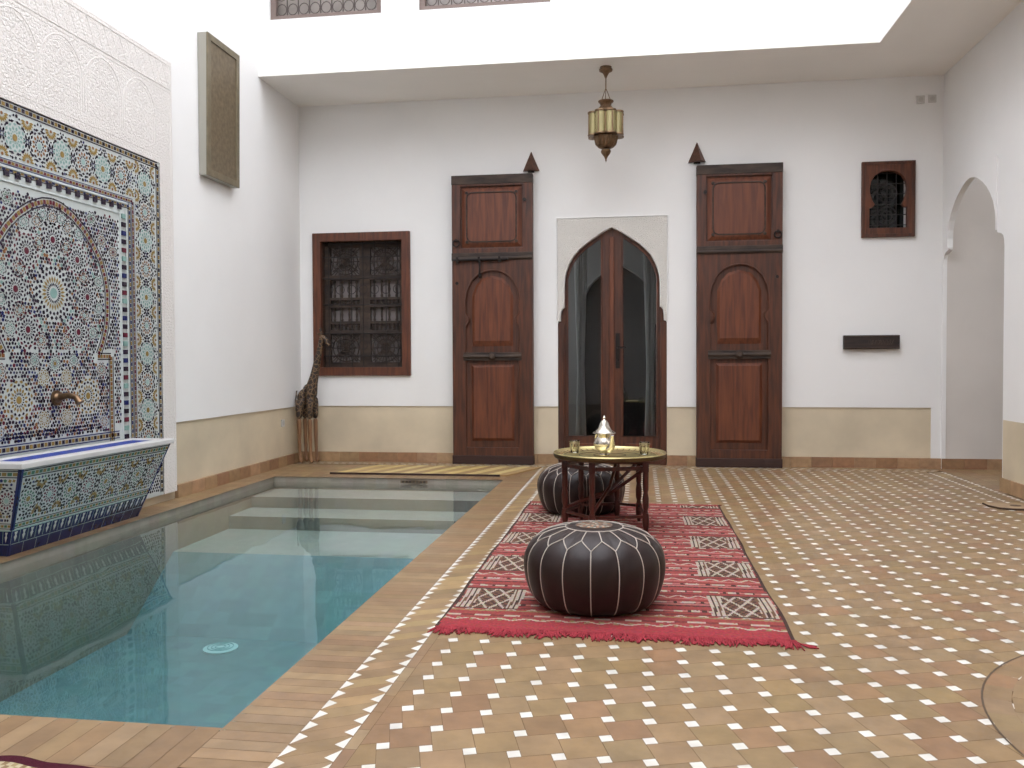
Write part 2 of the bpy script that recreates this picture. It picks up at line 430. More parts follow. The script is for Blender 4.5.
# carve the steps out of the water body so nothing overlaps
wt = MB()
pr = [(PY0+e, DEEP+e), (RAMP-e, DEEP+e), (5.5-e, -.30+e), (6.32-e, -.30+e), (6.32-e, -.20+e), (6.72-e, -.20+e), (6.72-e, -.11+e), (PY1-e, -.11+e), (PY1-e, WATER), (PY0+e, WATER)]
plate(wt, pr, [], lambda u, v, w: (PX0+e+w, u, v), PX1-PX0-2*e)
wo = fix_normals(wt.build('pool_water', M['water'])); tag(wo, kind='structure')
sk = thing('pool_skimmer', (-1.905, PY1-.001, -.03), 'small brown slot grille in the far wall of the pool just above the water', 'grille')
b = MB(); b.box(-.12, .12, -.006, 0, -.012, .012); b.build('slot_plate', basic('slot bronze', (120, 100, 76), .6), sk, bevel=.002)
b = MB()
for k in range(7): b.box(-.105+.031*k, -.085+.031*k, -.009, -.0055, -.006, .006)
b.build('slot_opening', basic('slot dark', (50, 42, 36), .8), sk)
dr = thing('pool_drain', (-2.454, 4.76, DEEP+.002), 'round pale grille set in the bottom of the blue pool', 'drain')
b = MB(); b.lathe([(.10,0),(.10,.008),(.085,.012),(.0,.012)], n=28); b.build('drain_cover', basic('drain plastic', (215, 235, 232), .5), dr, True)
b = MB()
for k in range(3): b.tube([((.03+.022*k)*cos(a*pi/12), (.03+.022*k)*sin(a*pi/12), .014) for a in range(24)], .003, 6, closed=True)
b.build('grille_ring', basic('grille', (150, 190, 190), .5), dr)

# ------------------------------------------------------------ walls
def arch_pts(prof, cx):
    """prof: (halfwidth, z) from bottom to apex -> outline left bottom .. apex .. right bottom."""
    L = [(cx - w, z) for w, z in prof]; R_ = [(cx + w, z) for w, z in reversed(prof) if w > 1e-6]
    return L + R_
DCX = -.249
doorprof = [(.522, DADO-.56), (.522, 1.375), (.515, 1.385), (.496, 1.39), (.494, 1.44), (.488, 1.49), (.470, 1.515), (.457, 1.52), (.457, 1.74), (.450, 1.82), (.437, 1.87), (.410, 1.945), (.366, 2.02), (.305, 2.085), (.245, 2.135), (.183, 2.178), (.09, 2.24), (0, 2.285)]
opening = arch_pts(doorprof, DCX)
up = [p for p in opening]
# back wall, upper white part (overhangs the dado slightly)
w = MB()
up2 = [(x, max(z, DADO)) for x, z in up]
outer = [(XL-.3, DADO)] + up2 + [(4.4, DADO), (4.4, ZC+.1), (XL-.3, ZC+.1)]
WIN = (-3.25, -2.24, .865, 2.30); SWI = (2.035, 2.50, 2.125, 2.815)
hole1 = [(WIN[0]+.07, WIN[2]+.07), (WIN[1]-.07, WIN[2]+.07), (WIN[1]-.07, WIN[3]-.07), (WIN[0]+.07, WIN[3]-.07)]
hole2 = [(SWI[0]+.05, SWI[2]+.05), (SWI[1]-.05, SWI[2]+.05), (SWI[1]-.05, SWI[3]-.05), (SWI[0]+.05, SWI[3]-.05)]
plate(w, outer, [hole1, hole2], lambda u, v, t: (u, YB+t, v), .28)
w.box(XR-.085, XR+.02, YB, YB+.28, -.02, DADO)
fix_normals(struct('wall_back', w, M['plaster']))
w = MB()
w.box(XL-.25, DCX-.522, YB+.012, YB+.28, -.02, DADO); w.box(DCX+.522, XR-.085, YB+.012, YB+.28, -.02, DADO)
struct('trim_1', w, M['dado'])
w = MB(); w.box(XR+.035, 4.4, YB-.012, YB-.001, -.02, ZC-.001); struct('wall_passage_back', w, M['pass'])
# left wall
w = MB(); w.box(XL-.25, XL, YN, YB+.28, DADO, ZT); struct('wall_left', w, M['plaster'])
w = MB(); w.box(XL-.25, XL-.012, YN, YB, -.02, DADO); struct('trim_2', w, M['dado'])
# right wall with the arched opening
AP = [(.662, -.02), (.662, 1.86), (.655, 1.91), (.635, 1.945), (.60, 1.965), (.53, 1.98), (.522, 2.00), (.522, 2.08), (.51, 2.15), (.475, 2.23), (.42, 2.30), (.35, 2.365), (.27, 2.42), (.17, 2.47), (.08, 2.50), (0, 2.51)]
ACY = 7.668
ar = arch_pts(AP, ACY)
w = MB()
outer = [(YN, -.02)] + ar + [(YB, -.02), (YB, ZC+.1), (YN, ZC+.1)]
plate(w, outer, [], lambda u, v, t: (XR+t, u, v), .035)
fix_normals(struct('wall_right', w, M['plaster']))
w = MB(); w.box(XR-.004, XR+.05, YN, ACY-.68, .0, DADO-.02); struct('trim_3', w, M['dado'])
# passage behind the arch, brightened by a made-up gap in its ceiling
w = MB(); w.box(4.3, 4.5, 5.6, YB-.11, -.02, ZC); struct('wall_passage_right', w, M['pass'])
w = MB(); w.box(XR+.07, 4.3, 5.5, 5.6, -.02, 3.0); struct('wall_passage_near', w, M['pass'])
w = MB(); w.box(XR+.036, 4.4, 5.5, 6.5, ZC-.08, ZC); w.box(XR+.036, 3.75, 6.5, YB-.11, ZC-.08, ZC); struct('ceiling_passage', w, M['soffit'])
# spandrel relief above the arch
w = MB()
ar2 = [p for p in arch_pts([(h+.002, z) for h, z in AP if z >= 1.999], ACY)]
plate(w, [(ACY-.53, 2.0)] + ar2 + [(ACY+.53, 2.0), (ACY+.56, 2.57), (ACY-.53, 2.57)], [], lambda u, v, t: (XR-.014+t, u, v), .016)
fix_normals(struct('trim_4', w, M['plaster']))
# gallery slabs with upper storey walls
w = MB(); w.box(XL, XR+.07, FY, YB+.28, ZC, ZC+.12); w.box(FX, XR+.07, FN, FY, ZC, ZC+.12); w.box(XL, XR+.07, YN, FN, ZC, ZC+.12)
struct('ceiling', w, M['soffit'])
UW = [(-3.28, -2.24), (-1.90, -.74)]; UZ = (4.08, 5.5)
w = MB()
plate(w, [(XL, ZC+.12), (FX+.2, ZC+.12), (FX+.2, ZT), (XL, ZT)], [[(a, UZ[0]), (b_, UZ[0]), (b_, UZ[1]), (a, UZ[1])] for a, b_ in UW], lambda u, v, t: (u, FY+t, v), .2)
fix_normals(struct('wall_upper_back', w, M['plaster']))
w = MB(); w.box(FX, FX+.2, FN, FY, ZC+.12, ZT); struct('wall_upper_right', w, M['plaster'])
w = MB(); w.box(XL, FX+.2, FN-.2, FN, ZC+.12, ZT); struct('wall_upper_near', w, M['plaster'])
# near wall with a dark doorway, behind the camera
w = MB(); w.box(XL-.25, XR+.28, YN-.2, YN, -.02, ZC+.12); struct('wall_near', w, M['plaster'])
# back room behind the glazed door
RB = 11.3
w = MB(); w.box(-2.4, -2.3, YB+.28, 9.0, -.02, 3.0); w.box(-2.4, -2.3, 10.8, RB, -.02, 3.0); w.box(-2.4, -2.3, 9.0, 10.8, -.02, .9); struct('wall_room_left', w, M['room'])  # gap left in this unseen wall, added to brighten the room
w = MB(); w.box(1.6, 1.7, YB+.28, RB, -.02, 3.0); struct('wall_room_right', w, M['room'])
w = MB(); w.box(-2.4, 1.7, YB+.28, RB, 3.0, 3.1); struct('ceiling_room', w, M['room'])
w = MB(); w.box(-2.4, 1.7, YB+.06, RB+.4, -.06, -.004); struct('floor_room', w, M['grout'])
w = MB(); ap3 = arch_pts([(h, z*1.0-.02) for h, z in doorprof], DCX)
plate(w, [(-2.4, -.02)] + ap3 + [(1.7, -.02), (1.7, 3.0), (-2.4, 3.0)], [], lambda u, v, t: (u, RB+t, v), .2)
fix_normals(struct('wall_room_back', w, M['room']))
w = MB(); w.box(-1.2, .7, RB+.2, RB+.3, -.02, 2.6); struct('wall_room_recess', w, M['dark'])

# made-up pale strips in the back room, standing for reflected white jambs
for sx, lb in ((-.62, 'left'), (.13, 'right')):
    c_ = thing('standin', (sx, 9.45, 0), 'pale curtain added for a reflection behind the %s glass of the arched door' % lb, 'standin', 'added reflection strips behind the arched door')
    b = MB(); nn = 24; vs = []; fs = []
    for j in range(9):
        z = .02+2.5*j/8; hw = .035+.03*abs(z-.9)
        for i in range(nn+1): vs.append((-hw+2*hw*i/nn, .03*sin(i*1.9), z))
    for j in range(8):
        for i in range(nn): a = j*(nn+1)+i; fs.append((a, a+1, a+nn+2, a+nn+1))
    b.mesh(vs, fs); cu_ = b.build('reflection_strip', basic('curtain cloth', (214, 214, 212), .9), c_, True)
    so = cu_.modifiers.new('thickness', 'SOLIDIFY'); so.thickness = .004
    b = MB(); b.tube([(-.18, 0, 2.53), (.18, 0, 2.53)], .012, 8); b.build('rod', M['iron'], c_)

# skirtings: one row of terracotta blocks each
def skirting(name, a0, a1, f):
    b = MB(); n = int((a1-a0)/.19) or 1; st = (a1-a0)/n
    for k in range(n):
        x0, x1 = a0+k*st+.001, a0+(k+1)*st-.001
        f(b, x0, x1, jit(random.choice([(176,140,104),(160,120,88),(184,148,112)]), .1, .03))
    return struct(name, b, M['skirt'])
skirting('baseboard_back', XL, DCX-.522, lambda b, a, c, k: b.box(a, c, YB-.016, YB+.02, 0, .095, k))
skirting('baseboard_back_right', DCX+.522, XR-.0, lambda b, a, c, k: b.box(a, c, YB-.016, YB+.02, 0, .095, k))
skirting('baseboard_passage', XR+.0, 4.3, lambda b, a, c, k: b.box(a, c, YB-.028, YB+.02, 0, .095, k))
skirting('baseboard_left', 5.93, YB-.02, lambda b, a, c, k: b.box(XL-.02, XL+.016, a, c, 0, .095, k))
skirting('baseboard_right', YN, ACY-.668, lambda b, a, c, k: b.box(XR-.02, XR+.02, a, c, 0, .10, k))

# door surround of carved stucco
w = MB()
ops = [p for p in arch_pts([(h+.004, z) for h, z in doorprof if z > 1.38], DCX)]
plate(w, [(DCX-.522, 1.39)] + ops + [(DCX+.522, 1.39), (DCX+.522, 2.375), (DCX-.522, 2.375)], [], lambda u, v, t: (u, YB-.010+t, v), .011)
fix_normals(struct('trim_5', w, M['carved_door']))
w = MB(); w.tube([(DCX-.53, YB-.004, 1.39), (DCX-.53, YB-.004, 2.385), (DCX+.53, YB-.004, 2.385), (DCX+.53, YB-.004, 1.39)], .008, 6)
struct('trim_6', w, M['plaster'])

# ------------------------------------------------------------ glazed door (setting)
door = bpy.data.objects.new('door_1', None); C.objects.link(door); door.location = (DCX, YB+.05, 0); door['kind'] = 'structure'
b = MB()
prof = [(h-.002, z) for h, z in doorprof]
def glasshole(sgn):
    lo, hi = .10, .432; z0 = .27; pts = []
    inner = [(h-.016, z-.025) for h, z in doorprof if z > 1.5]
    def top(xx):
        for (h0, za), (h1, zb) in zip(inner, inner[1:]):
            if h1 <= xx <= h0 and h0 != h1: return za + (zb-za)*(h0-xx)/(h0-h1)
        return inner[0][1]
    pts = [(lo, z0), (hi, z0)]
    for k in range(0, 11):
        xx = hi + (lo-hi)*k/10; pts.append((xx, top(xx)))
    return [(sgn*p[0], p[1]) for p in pts]
plate(b, arch_pts(prof, 0), [glasshole(1), glasshole(-1)], lambda u, v, t: (u, t, v), .05)
fr = fix_normals(b.build('door_frame', M['doorwood'], door)); 
b = MB()
for s in (-1, 1):
    x0, x1 = sorted((s*.13, s*.385))
    b.box(x0, x1, -.012, .0, .05, .20); b.box(x0+.03, x1-.03, -.02, -.012, .075, .175)
b.build('lower_panel', M['panelwood'], door, bevel=.004)
b = MB(); b.box(-.022, .022, -.018, 0, .02, 2.2); b.build('meeting_bead', M['panelwood'], door, bevel=.006)
for s in (-1, 1):
    b = MB(); g = glasshole(s); b.face([(p[0], .025, p[1]) for p in g]); b.build('glass_pane', M['glass'], door)
    b = MB(); g2 = [(p[0], -.003, p[1]) for p in g]; b.tube(g2, .008, 6, closed=True); b.build('glazing_bead', M['framewood'], door)
b = MB(); b.box(.035, .075, -.012, 0, .93, 1.27); b.tube([(.055,-.012,1.13),(.055,-.05,1.13),(.13,-.055,1.13)], .009, 8); b.lathe([(.012,0),(.012,.02),(0,.02)], .055, -.02, 12, cz=1.0)
b.build('door_handle', M['iron'], door, bevel=.003)
# timber jambs in the reveal below the shoulders
b = MB()
for s in (-1, 1):
    x0, x1 = sorted((s*.521, s*.462)); b.box(x0, x1, -.045, -.001, .0, 1.37)
b.build('jamb', M['doorwood'], door, bevel=.004)

# ------------------------------------------------------------ left window (setting)
win = bpy.data.objects.new('window_1', None); C.objects.link(win); win.location = (0, YB, 0); win['kind'] = 'structure'
x0, x1, z0, z1 = WIN
b = MB(); plate(b, [(x0,z0),(x1,z0),(x1,z1),(x0,z1)], [[(x0+.085,z0+.085),(x1-.085,z0+.085),(x1-.085,z1-.085),(x0+.085,z1-.085)]], lambda u, v, t: (u, -.03+t, v), .06)
fix_normals(b.build('window_frame', M['framewood'], win, bevel=.004))
ix0, ix1, iz0, iz1 = x0+.085, x1-.085, z0+.085, z1-.085
b = MB(); plate(b, [(ix0-.016,iz0-.016),(ix1+.016,iz0-.016),(ix1+.016,iz1+.016),(ix0-.016,iz1+.016)], [[(ix0,iz0),(ix1,iz0),(ix1,iz1),(ix0,iz1)]], lambda u, v, t: (u, .03+t, v), .17)
fix_normals(b.build('frame_lining', M['darkwood'], win))
b = MB(); b.face([(ix0,.155,iz0),(ix1,.155,iz0),(ix1,.155,iz1),(ix0,.155,iz1)]); b.build('lit_interior_sheet', M['standin'], win)  # added sheet, its grey stands for the lit interior behind the shutters
sh = MB(); mid = (ix0+ix1)/2
H = iz1-iz0
for (a, c) in ((ix0, mid), (mid, ix1)):
    sh.box(a, a+.055, .10, .14, iz0, iz1); sh.box(c-.055, c, .10, .14, iz0, iz1)
    for f0, f1 in ((0, .04), (.27, .30), (.35, .37), (.48, .50), (.54, .56), (.70, .74), (.96, 1.0)):
        sh.box(a+.055, c-.055, .10, .14, iz0+H*f0, iz0+H*f1)
    aa, cc = a+.055, c-.055
    for f0, f1 in ((.37, .48), (.56, .70), (.50, .54), (.30, .35)):     # turned spindles
        n = 4 if f1-f0 > .06 else 7
        for k in range(n):
            xx = aa + (cc-aa)*(k+.5)/n; za, zb = iz0+H*f0, iz0+H*f1
            pr = [(.010, 0), (.015, .12), (.008, .2), (.013, .5), (.008, .8), (.015, .88), (.010, 1)]
            sh.lathe([(r, za+(zb-za)*t) for r, t in pr], xx, .12, 8)
    for f0, f1 in ((.04, .27), (.74, .96)):     # pierced carved panels
        za, zb = iz0+H*f0, iz0+H*f1; cx, cz = (aa+cc)/2, (za+zb)/2; R0 = min(cc-aa, zb-za)/2
        for q in range(3):
            rr = R0*(.95-.32*q); sh.tube([(cx+rr*cos(t*pi/8), .12, cz+rr*sin(t*pi/8)) for t in range(16)], .007, 5, closed=True)
        for q in range(8):
            t = q*pi/4; sh.tube([(cx, .12, cz), (cx+R0*1.35*cos(t)*min(1, 1), .12, cz+R0*sin(t))], .006, 5)
        for q in range(9):
            xx = aa+(cc-aa)*q/8; sh.tube([(xx, .125, za), (aa+cc-xx, .125, zb)], .004, 4)
sh.build('shutter', M['darkwood'], win)
gr = MB()
for f in (.09, .27, .50, .71, .88, .985): gr.tube([(ix0, .05, iz0+H*f), (ix1, .05, iz0+H*f)], .007, 6)
for k in range(7):
    xx = ix0 + (ix1-ix0)*(k+.5)/7; gr.tube([(xx, .04, iz0), (xx, .04, iz1)], .005, 6)
    for f in (.18, .62, .80):
        rr = .045; cz = iz0+H*f; gr.tube([(xx+rr*cos(t*pi/6), .04, cz+rr*sin(t*pi/6)) for t in range(12)], .0035, 4, closed=True)
gr.build('window_grille', M['iron2'], win)

# small window, right
w2 = bpy.data.objects.new('window_2', None); C.objects.link(w2); w2.location = (0, YB, 0); w2['kind'] = 'structure'
x0, x1, z0, z1 = SWI; cx = (x0+x1)/2
key = [(.165, z0+.085), (.165, z0+.27), (.135, z0+.275), (.118, z0+.30), (.14, z0+.34), (.158, z0+.40), (.162, z0+.45), (.15, z0+.51), (.12, z0+.56), (.07, z0+.595), (0, z0+.607)]
b = MB(); plate(b, [(x0,z0),(x1,z0),(x1,z1),(x0,z1)], [arch_pts(key, cx)], lambda u, v, t: (u, -.025+t, v), .05)
fix_normals(b.build('window_frame', M['framewood'], w2, bevel=.003))
b = MB(); plate(b, [(x0,z0),(x1,z0),(x1,z1),(x0,z1)], [[(x0+.03,z0+.03),(x1-.03,z0+.03),(x1-.03,z1-.03),(x0+.03,z1-.03)]], lambda u, v, t: (u, -.034+t, v), .01)
fix_normals(b.build('frame_moulding', M['doorwood'], w2, bevel=.003))
b = MB(); b.face([(x0,.15,z0),(x1,.15,z0),(x1,.15,z1),(x0,.15,z1)]); b.build('window_pane', basic('dark pane', (20, 24, 22), .12), w2)
b = MB()
for k in range(1, 4): b.tube([(cx-.165+.0825*k, .03, z0+.05), (cx-.165+.0825*k, .03, z1-.06)], .005, 6)
for k in range(1, 7): b.tube([(x0+.05, .03, z0+.02+.095*k), (x1-.05, .03, z0+.02+.095*k)], .004, 6)
for cz in (z0+.20, z0+.41):
    for rr in (.085, .045): b.tube([(cx+rr*cos(t*pi/8), .025, cz+rr*sin(t*pi/8)) for t in range(16)], .005, 5, closed=True)
b.build('window_grille', M['iron2'], w2)

# upper-storey windows, only the sills in view
for wi, (a, c) in enumerate(UW):
    uw = bpy.data.objects.new('window_%d' % (3+wi), None); C.objects.link(uw); uw.location = (0, FY, 0); uw['kind'] = 'structure'
    z0, z1 = UZ; b = MB()
    plate(b, [(a,z0),(c,z0),(c,z1),(a,z1)], [[(a+.05,z0+.045),(c-.05,z0+.045),(c-.05,z1-.05),(a+.05,z1-.05)]], lambda u, v, t: (u, .03+t, v), .06)
    fix_normals(b.build('window_frame', basic('weathered window frame', (130, 112, 104), .7), uw, bevel=.003))
    b = MB(); b.face([(a,.12,z0),(c,.12,z0),(c,.12,z1),(a,.12,z1)]); b.build('window_pane', basic('upper pane', (168, 158, 150), .3, var=.2, scale=5), uw)
    b = MB()
    n = 9
    for k in range(1, n): xx = a+.05+(c-a-.1)*k/n; b.tube([(xx,.045,z0+.04),(xx,.045,z1-.04)], .006, 6)
    for k in range(n):
        xx = a+.05+(c-a-.1)*(k+.5)/n
        for q in range(10):
            cz = z0+.10+q*.13
            b.tube([(xx+.045*cos(t*pi/6), .045, cz+.05*sin(t*pi/6)) for t in range(12)], .004, 5, closed=True)
    b.build('window_grille', basic('upper grille', (96, 84, 80), .6, .3), uw)

# ------------------------------------------------------------ zellige panel on the left wall
K = dict(k=(48, 38, 56), r=(108, 44, 60), t=(148, 184, 176), o=(160, 134, 78), g=(84, 128, 104), b=(44, 52, 108), w=(214, 218, 216), l=(176, 204, 200), c=(150, 104, 66))
CL = {k: lin(v) for k, v in K.items()}
class Mos:
    """mosaic in (u,v); P maps (u,v,h) to 3D"""
    def __init__(s, P): s.mb = MB(); s.P = P
    def poly(s, pts, c, h=.0015): s.mb.face([s.P(u, v, h) for u, v in pts], CL[c])
    def kite(s, cx, cy, a, r0, r1, w, c, rot=0):
        ca, sa = cos(a), sin(a); rm = r0 + (r1-r0)*.5
        s.poly([(cx+r0*ca, cy+r0*sa), (cx+rm*ca-w*sa, cy+rm*sa+w*ca), (cx+r1*ca, cy+r1*sa), (cx+rm*ca+w*sa, cy+rm*sa-w*ca)], c)
    def disc(s, cx, cy, r, c, n=8, h=.0015): s.poly([(cx+r*cos(2*pi*k/n+.39), cy+r*sin(2*pi*k/n+.39)) for k in range(n)], c, h)
    def rect(s, u0, u1, v0, v1, c, h=.001): s.poly([(u0,v0),(u1,v0),(u1,v1),(u0,v1)], c, h)
    def rosette(s, cx, cy, R, n, core, petal, ring, outer, ok=lambda u, v: True):
        if not ok(cx, cy): return
        s.disc(cx, cy, R*.19, core, 10)
        for k in range(n):
            a = 2*pi*k/n
            for (r0, r1, w, c, d) in ((.24, .38, .055, petal, 0), (.36, .62, .075, ring, .5), (.64, .80, .055, petal, 0), (.80, .97, .06, outer, .5)):
                aa = a + d*2*pi/n
                um, vm = cx+R*r1*cos(aa), cy+R*r1*sin(aa)
                if ok(um, vm): s.kite(cx, cy, aa, R*r0, R*r1, .37*2*pi*R*(r0+r1)/2/n, c)
    def checker(s, pts, width, c1, c2, cm, step):
        """band along polyline: edge line c1, alternating c2/cm cells, edge line c1"""
        P = [Vector(p) for p in pts]
        # resample
        L = [0]
        for a, b in zip(P, P[1:]): L.append(L[-1] + (b-a).length)
        n = max(1, int(L[-1]/step)); q = []
        for k in range(n+1):
            d = L[-1]*k/n; i = 0
            while i < len(L)-2 and L[i+1] < d: i += 1
            t = (d-L[i])/max(1e-9, L[i+1]-L[i]); q.append(P[i].lerp(P[i+1], t))
        nor = []
        for k in range(len(q)):
            t = (q[min(k+1, n)]-q[max(k-1, 0)]).normalized(); nor.append(Vector((-t.y, t.x)))
        for k in range(n):
            a, b, na, nb = q[k], q[k+1], nor[k], nor[k+1]
            def seg(o0, o1, c, f0=0, f1=1):
                aa, bb = a.lerp(b, f0), a.lerp(b, f1); n0, n1 = na.lerp(nb, f0), na.lerp(nb, f1)
                s.poly([aa+n0*o0, bb+n1*o0, bb+n1*o1, aa+n0*o1], c, .002)
            w = width/2
            seg(-w, -w*.72, c1); seg(w*.72, w, c1)
            seg(-w*.45, w*.45, c2 if k % 2 else cm, .08, .92)
        return
SC = 4.58                                     # panel centre along the wall
MY0, MY1, MZ1 = SC-1.14, SC+1.14, 2.42
panel = thing('mosaic_wall_panel', (XL, SC, .06), 'tall cut-tile mosaic panel with a pointed arch on the left wall above the fountain trough', 'mosaic')
toL = lambda u, v, h: (h, u-SC, v-.06)        # local coordinates of panel
b = MB()
b.box(.001, .022, MY0-SC, MY1-SC, 0, MZ1-.06)
b.build('panel_backing', M['mosaicbase'], panel)
OB = .023
mo = Mos(lambda u, v, h: (OB+h, u-SC, v-.06))
IN = .74      # half width of inner niche; niche top
NZ = 2.03
# outer edge bands
def ring(off, width, c1, c2, cm, step):
    a0, a1, zt = MY0+off, MY1-off, MZ1-off
    for seg in (([(a1, .08), (a1, zt)]), ([(a1, zt), (a0, zt)]), ([(a0, zt), (a0, .08)])): mo.checker(seg, width, c1, c2, cm, step)
ring(.024, .046, 'k', 'o', 'k', .030)
ring(.332, .034, 'b', 'o', 'r', .028)
ring(.372, .034, 'k', 'o', 'b', .028)
# rosettes in the border
bw = .18; cyc = ['t', 'c', 't', 'r']
bros = []
def bord(cu, cv, i, vert):
    bros.append((cu, cv, .102))
    c = ['t', 'r'][i % 2]
    mo.rosette(cu, cv, .10, 12, 'o' if c == 't' else 'l', 'k' if c == 'r' else c, c if c == 't' else 'c', 'k')
    for s in (-1, 1):
        for d in (-.073, .073):
            u, v = (cu+s*.078, cv+d) if vert else (cu+d, cv+s*.078)
            pass
    for s in (-1, 1):
        u, v = (cu+s*.108, cv+sp/2) if vert else (cu+sp/2, cv+s*.108)
        for k in range(9):
            a = (pi/2 if s > 0 else -pi/2) + pi*k/8 if vert else (pi if s > 0 else 0) + pi*k/8
            if vert: a = (pi/2 if s > 0 else -pi/2) + pi*k/8
            mo.kite(u, v, a, .016, .052, .0078, 'o')
            mo.kite(u, v, a, .055, .070, .007, 'k')
        mo.disc(u, v, .010, 'c'); bros.append((u, v, .074))
    # small dark star between
    u, v = (cu, cv+sp/2) if vert else (cu+sp/2, cv)
    bros.append((u, v, .038))
    for k in range(8): mo.kite(u, v, pi*k/4, .006, .020, .0055, 'b' if k % 2 else 'k'); mo.kite(u, v, pi*k/4+.39, .020, .036, .005, 'k')
sp = .195
n = int((MZ1-.25)/sp)
for side in (-1, 1):
    for k in range(n): bord(SC+side*(1.14-.185), MZ1-.185-k*sp, k, True)
n = int(1.8/sp)
for k in range(-4, 4): bord(SC+(k+.5)*sp, MZ1-.185, k, False)
# relief column of alternating studs
stud = MB()
for side in (-1, 1):
    z = .5; i = 0
    while z < NZ-.02:
        u = side*(IN-.045); c = ['k', 't', 'r', 'k', 'b'][i % 5]
        stud.box(OB, OB+.010, u-.020, u+.020, z-.06, z-.06+.030, CL[c]); z += .056; i += 1
k = -IN+.10
i = 0
while k < IN-.06:
    stud.box(OB, OB+.010, k, k+.035, NZ-.06-.020, NZ-.06+.012, CL['k']); k += .085; i += 1
stud.build('stud_row', M['mosaic'], panel)
b = MB()
for side in (-1, 1):
    for o_ff in (.015, .078): b.tube([(OB, side*(IN-o_ff), .4), (OB, side*(IN-o_ff), NZ-.06)], .007, 6)
b.tube([(OB, -IN, NZ-.06+.03), (OB, IN, NZ-.06+.03)], .009, 6); b.tube([(OB, -IN+.07, NZ-.06-.045), (OB, IN-.07, NZ-.06-.045)], .007, 6)
b.build('relief_moulding', M['mosaicbase'], panel, True)
# pointed horseshoe arch band
half = [(.00, 1.935), (.08, 1.925), (.18, 1.888), (.285, 1.822), (.37, 1.745), (.447, 1.65), (.49, 1.55), (.512, 1.453), (.510, 1.318), (.495, 1.227), (.455, 1.13), (.41, 1.055)]
archR = [(SC+u, v) for u, v in half]; archL = [(SC-u, v) for u, v in half]
mo.checker(archR, .055, 'k', 'o', 'r', .026); mo.checker(archL, .055, 'k', 'o', 'r', .026)
for s in (-1, 1):
    mo.checker([(SC+s*.40, 1.045), (SC+s*.54, 1.045)], .045, 'k', 'o', 'c', .026)
    mo.checker([(SC+s*.54, 1.045), (SC+s*.54, .50)], .05, 'k', 'o', 'c', .026)
mo.checker([(SC-.62, .535), (SC+.62, .535)], .05, 'b', 'o', 'k', .03)
def inside_arch(u, v, mgn=.035):
    d = abs(u-SC)
    if v < 1.07: return False
    for (u0, v0), (u1, v1) in zip(half, half[1:]):
        if v1 <= v <= v0:
            hw = u0 + (u1-u0)*(v0-v)/(v0-v1); return d < hw-mgn
    return False
ros = []      # occupied circles
def R(cx, cy, r, n, *c, ok=inside_arch):
    if all(ok(cx+r*dx, cy+r*dy) for dx, dy in ((.8, 0), (-.8, 0), (0, .8), (0, -.8))):
        mo.rosette(cx, cy, r, n, *c, ok=ok); ros.append((cx, cy, r))
R(SC, 1.41, .165, 24, 't', 'k', 'o', 'k')
for k in range(8):
    a = k*pi/4 + pi/8*0 + pi/2
    R(SC+.31*cos(a), 1.41+.31*sin(a), .105, 16, 'r', 'k', 'k', 'r' if k % 2 else 'k')
for k in range(8):
    a = k*pi/4+pi/8+pi/2
    R(SC+.30*cos(a), 1.41+.30*sin(a), .055, 8, 'l', 'k', 'c', 'r')
for k in range(16):
    a = k*pi/8+pi/16
    R(SC+.43*cos(a), 1.43+.43*sin(a), .05, 8, 'w', 'k', 't', 'k')
for (du, v) in ((0, 1.85), (.13, 1.81), (-.13, 1.81)): R(SC+du, v, .05, 8, 'w', 'k', 'c', 'k')
def fill(u0, u1, v0, v1, stp, ok, cols, size=.0085):
    v = v0; row = 0
    while v < v1:
        u = u0 + (stp/2 if row % 2 else 0)
        while u < u1:
            uu, vv = u+random.uniform(-.003, .003), v+random.uniform(-.003, .003)
            if ok(uu, vv) and all((uu-a)**2+(vv-c)**2 > (r*.98)**2 for a, c, r in ros):
                cc = random.choice(cols); q = random.random()
                mo.disc(uu, vv, size*random.uniform(.8, 1.25), cc, 4 if q < .6 else 5)
            u += stp
        v += stp*.87; row += 1
sav = ros; ros = bros
fill(MY0, MY1, .1, MZ1, .024, lambda u, v: .056 < min(1.14-abs(u-SC), MZ1-v) < .308, 'kkkb', .009)
ros = sav
fill(SC-.6, SC+.6, 1.07, 1.98, .0235, lambda u, v: inside_arch(u, v, .036), 'kkkkktrcb', .0105)
# spandrels
def sp_ok(u, v):
    if abs(u-SC) > IN-.10 or v > NZ-.085 or (v < 1.08 and abs(u-SC) < .575): return False
    return not inside_arch(u, v, -.04)
for s in (-1, 1):
    for (du, v) in ((.22, 1.95), (.36, 1.90), (.50, 1.94), (.62, 1.88), (.46, 1.78), (.58, 1.72), (.64, 1.58), (.62, 1.42), (.65, 1.28), (.62, 1.16), (.62, 1.02), (.63, .88), (.62, .74)):
        R(SC+s*du, v, .05, 8, 'r', 'k', 'g' if v > 1.8 else 'c', 'k', ok=sp_ok)
fill(SC-IN, SC+IN, .62, NZ, .025, sp_ok, 'kkkrkb', .0105)
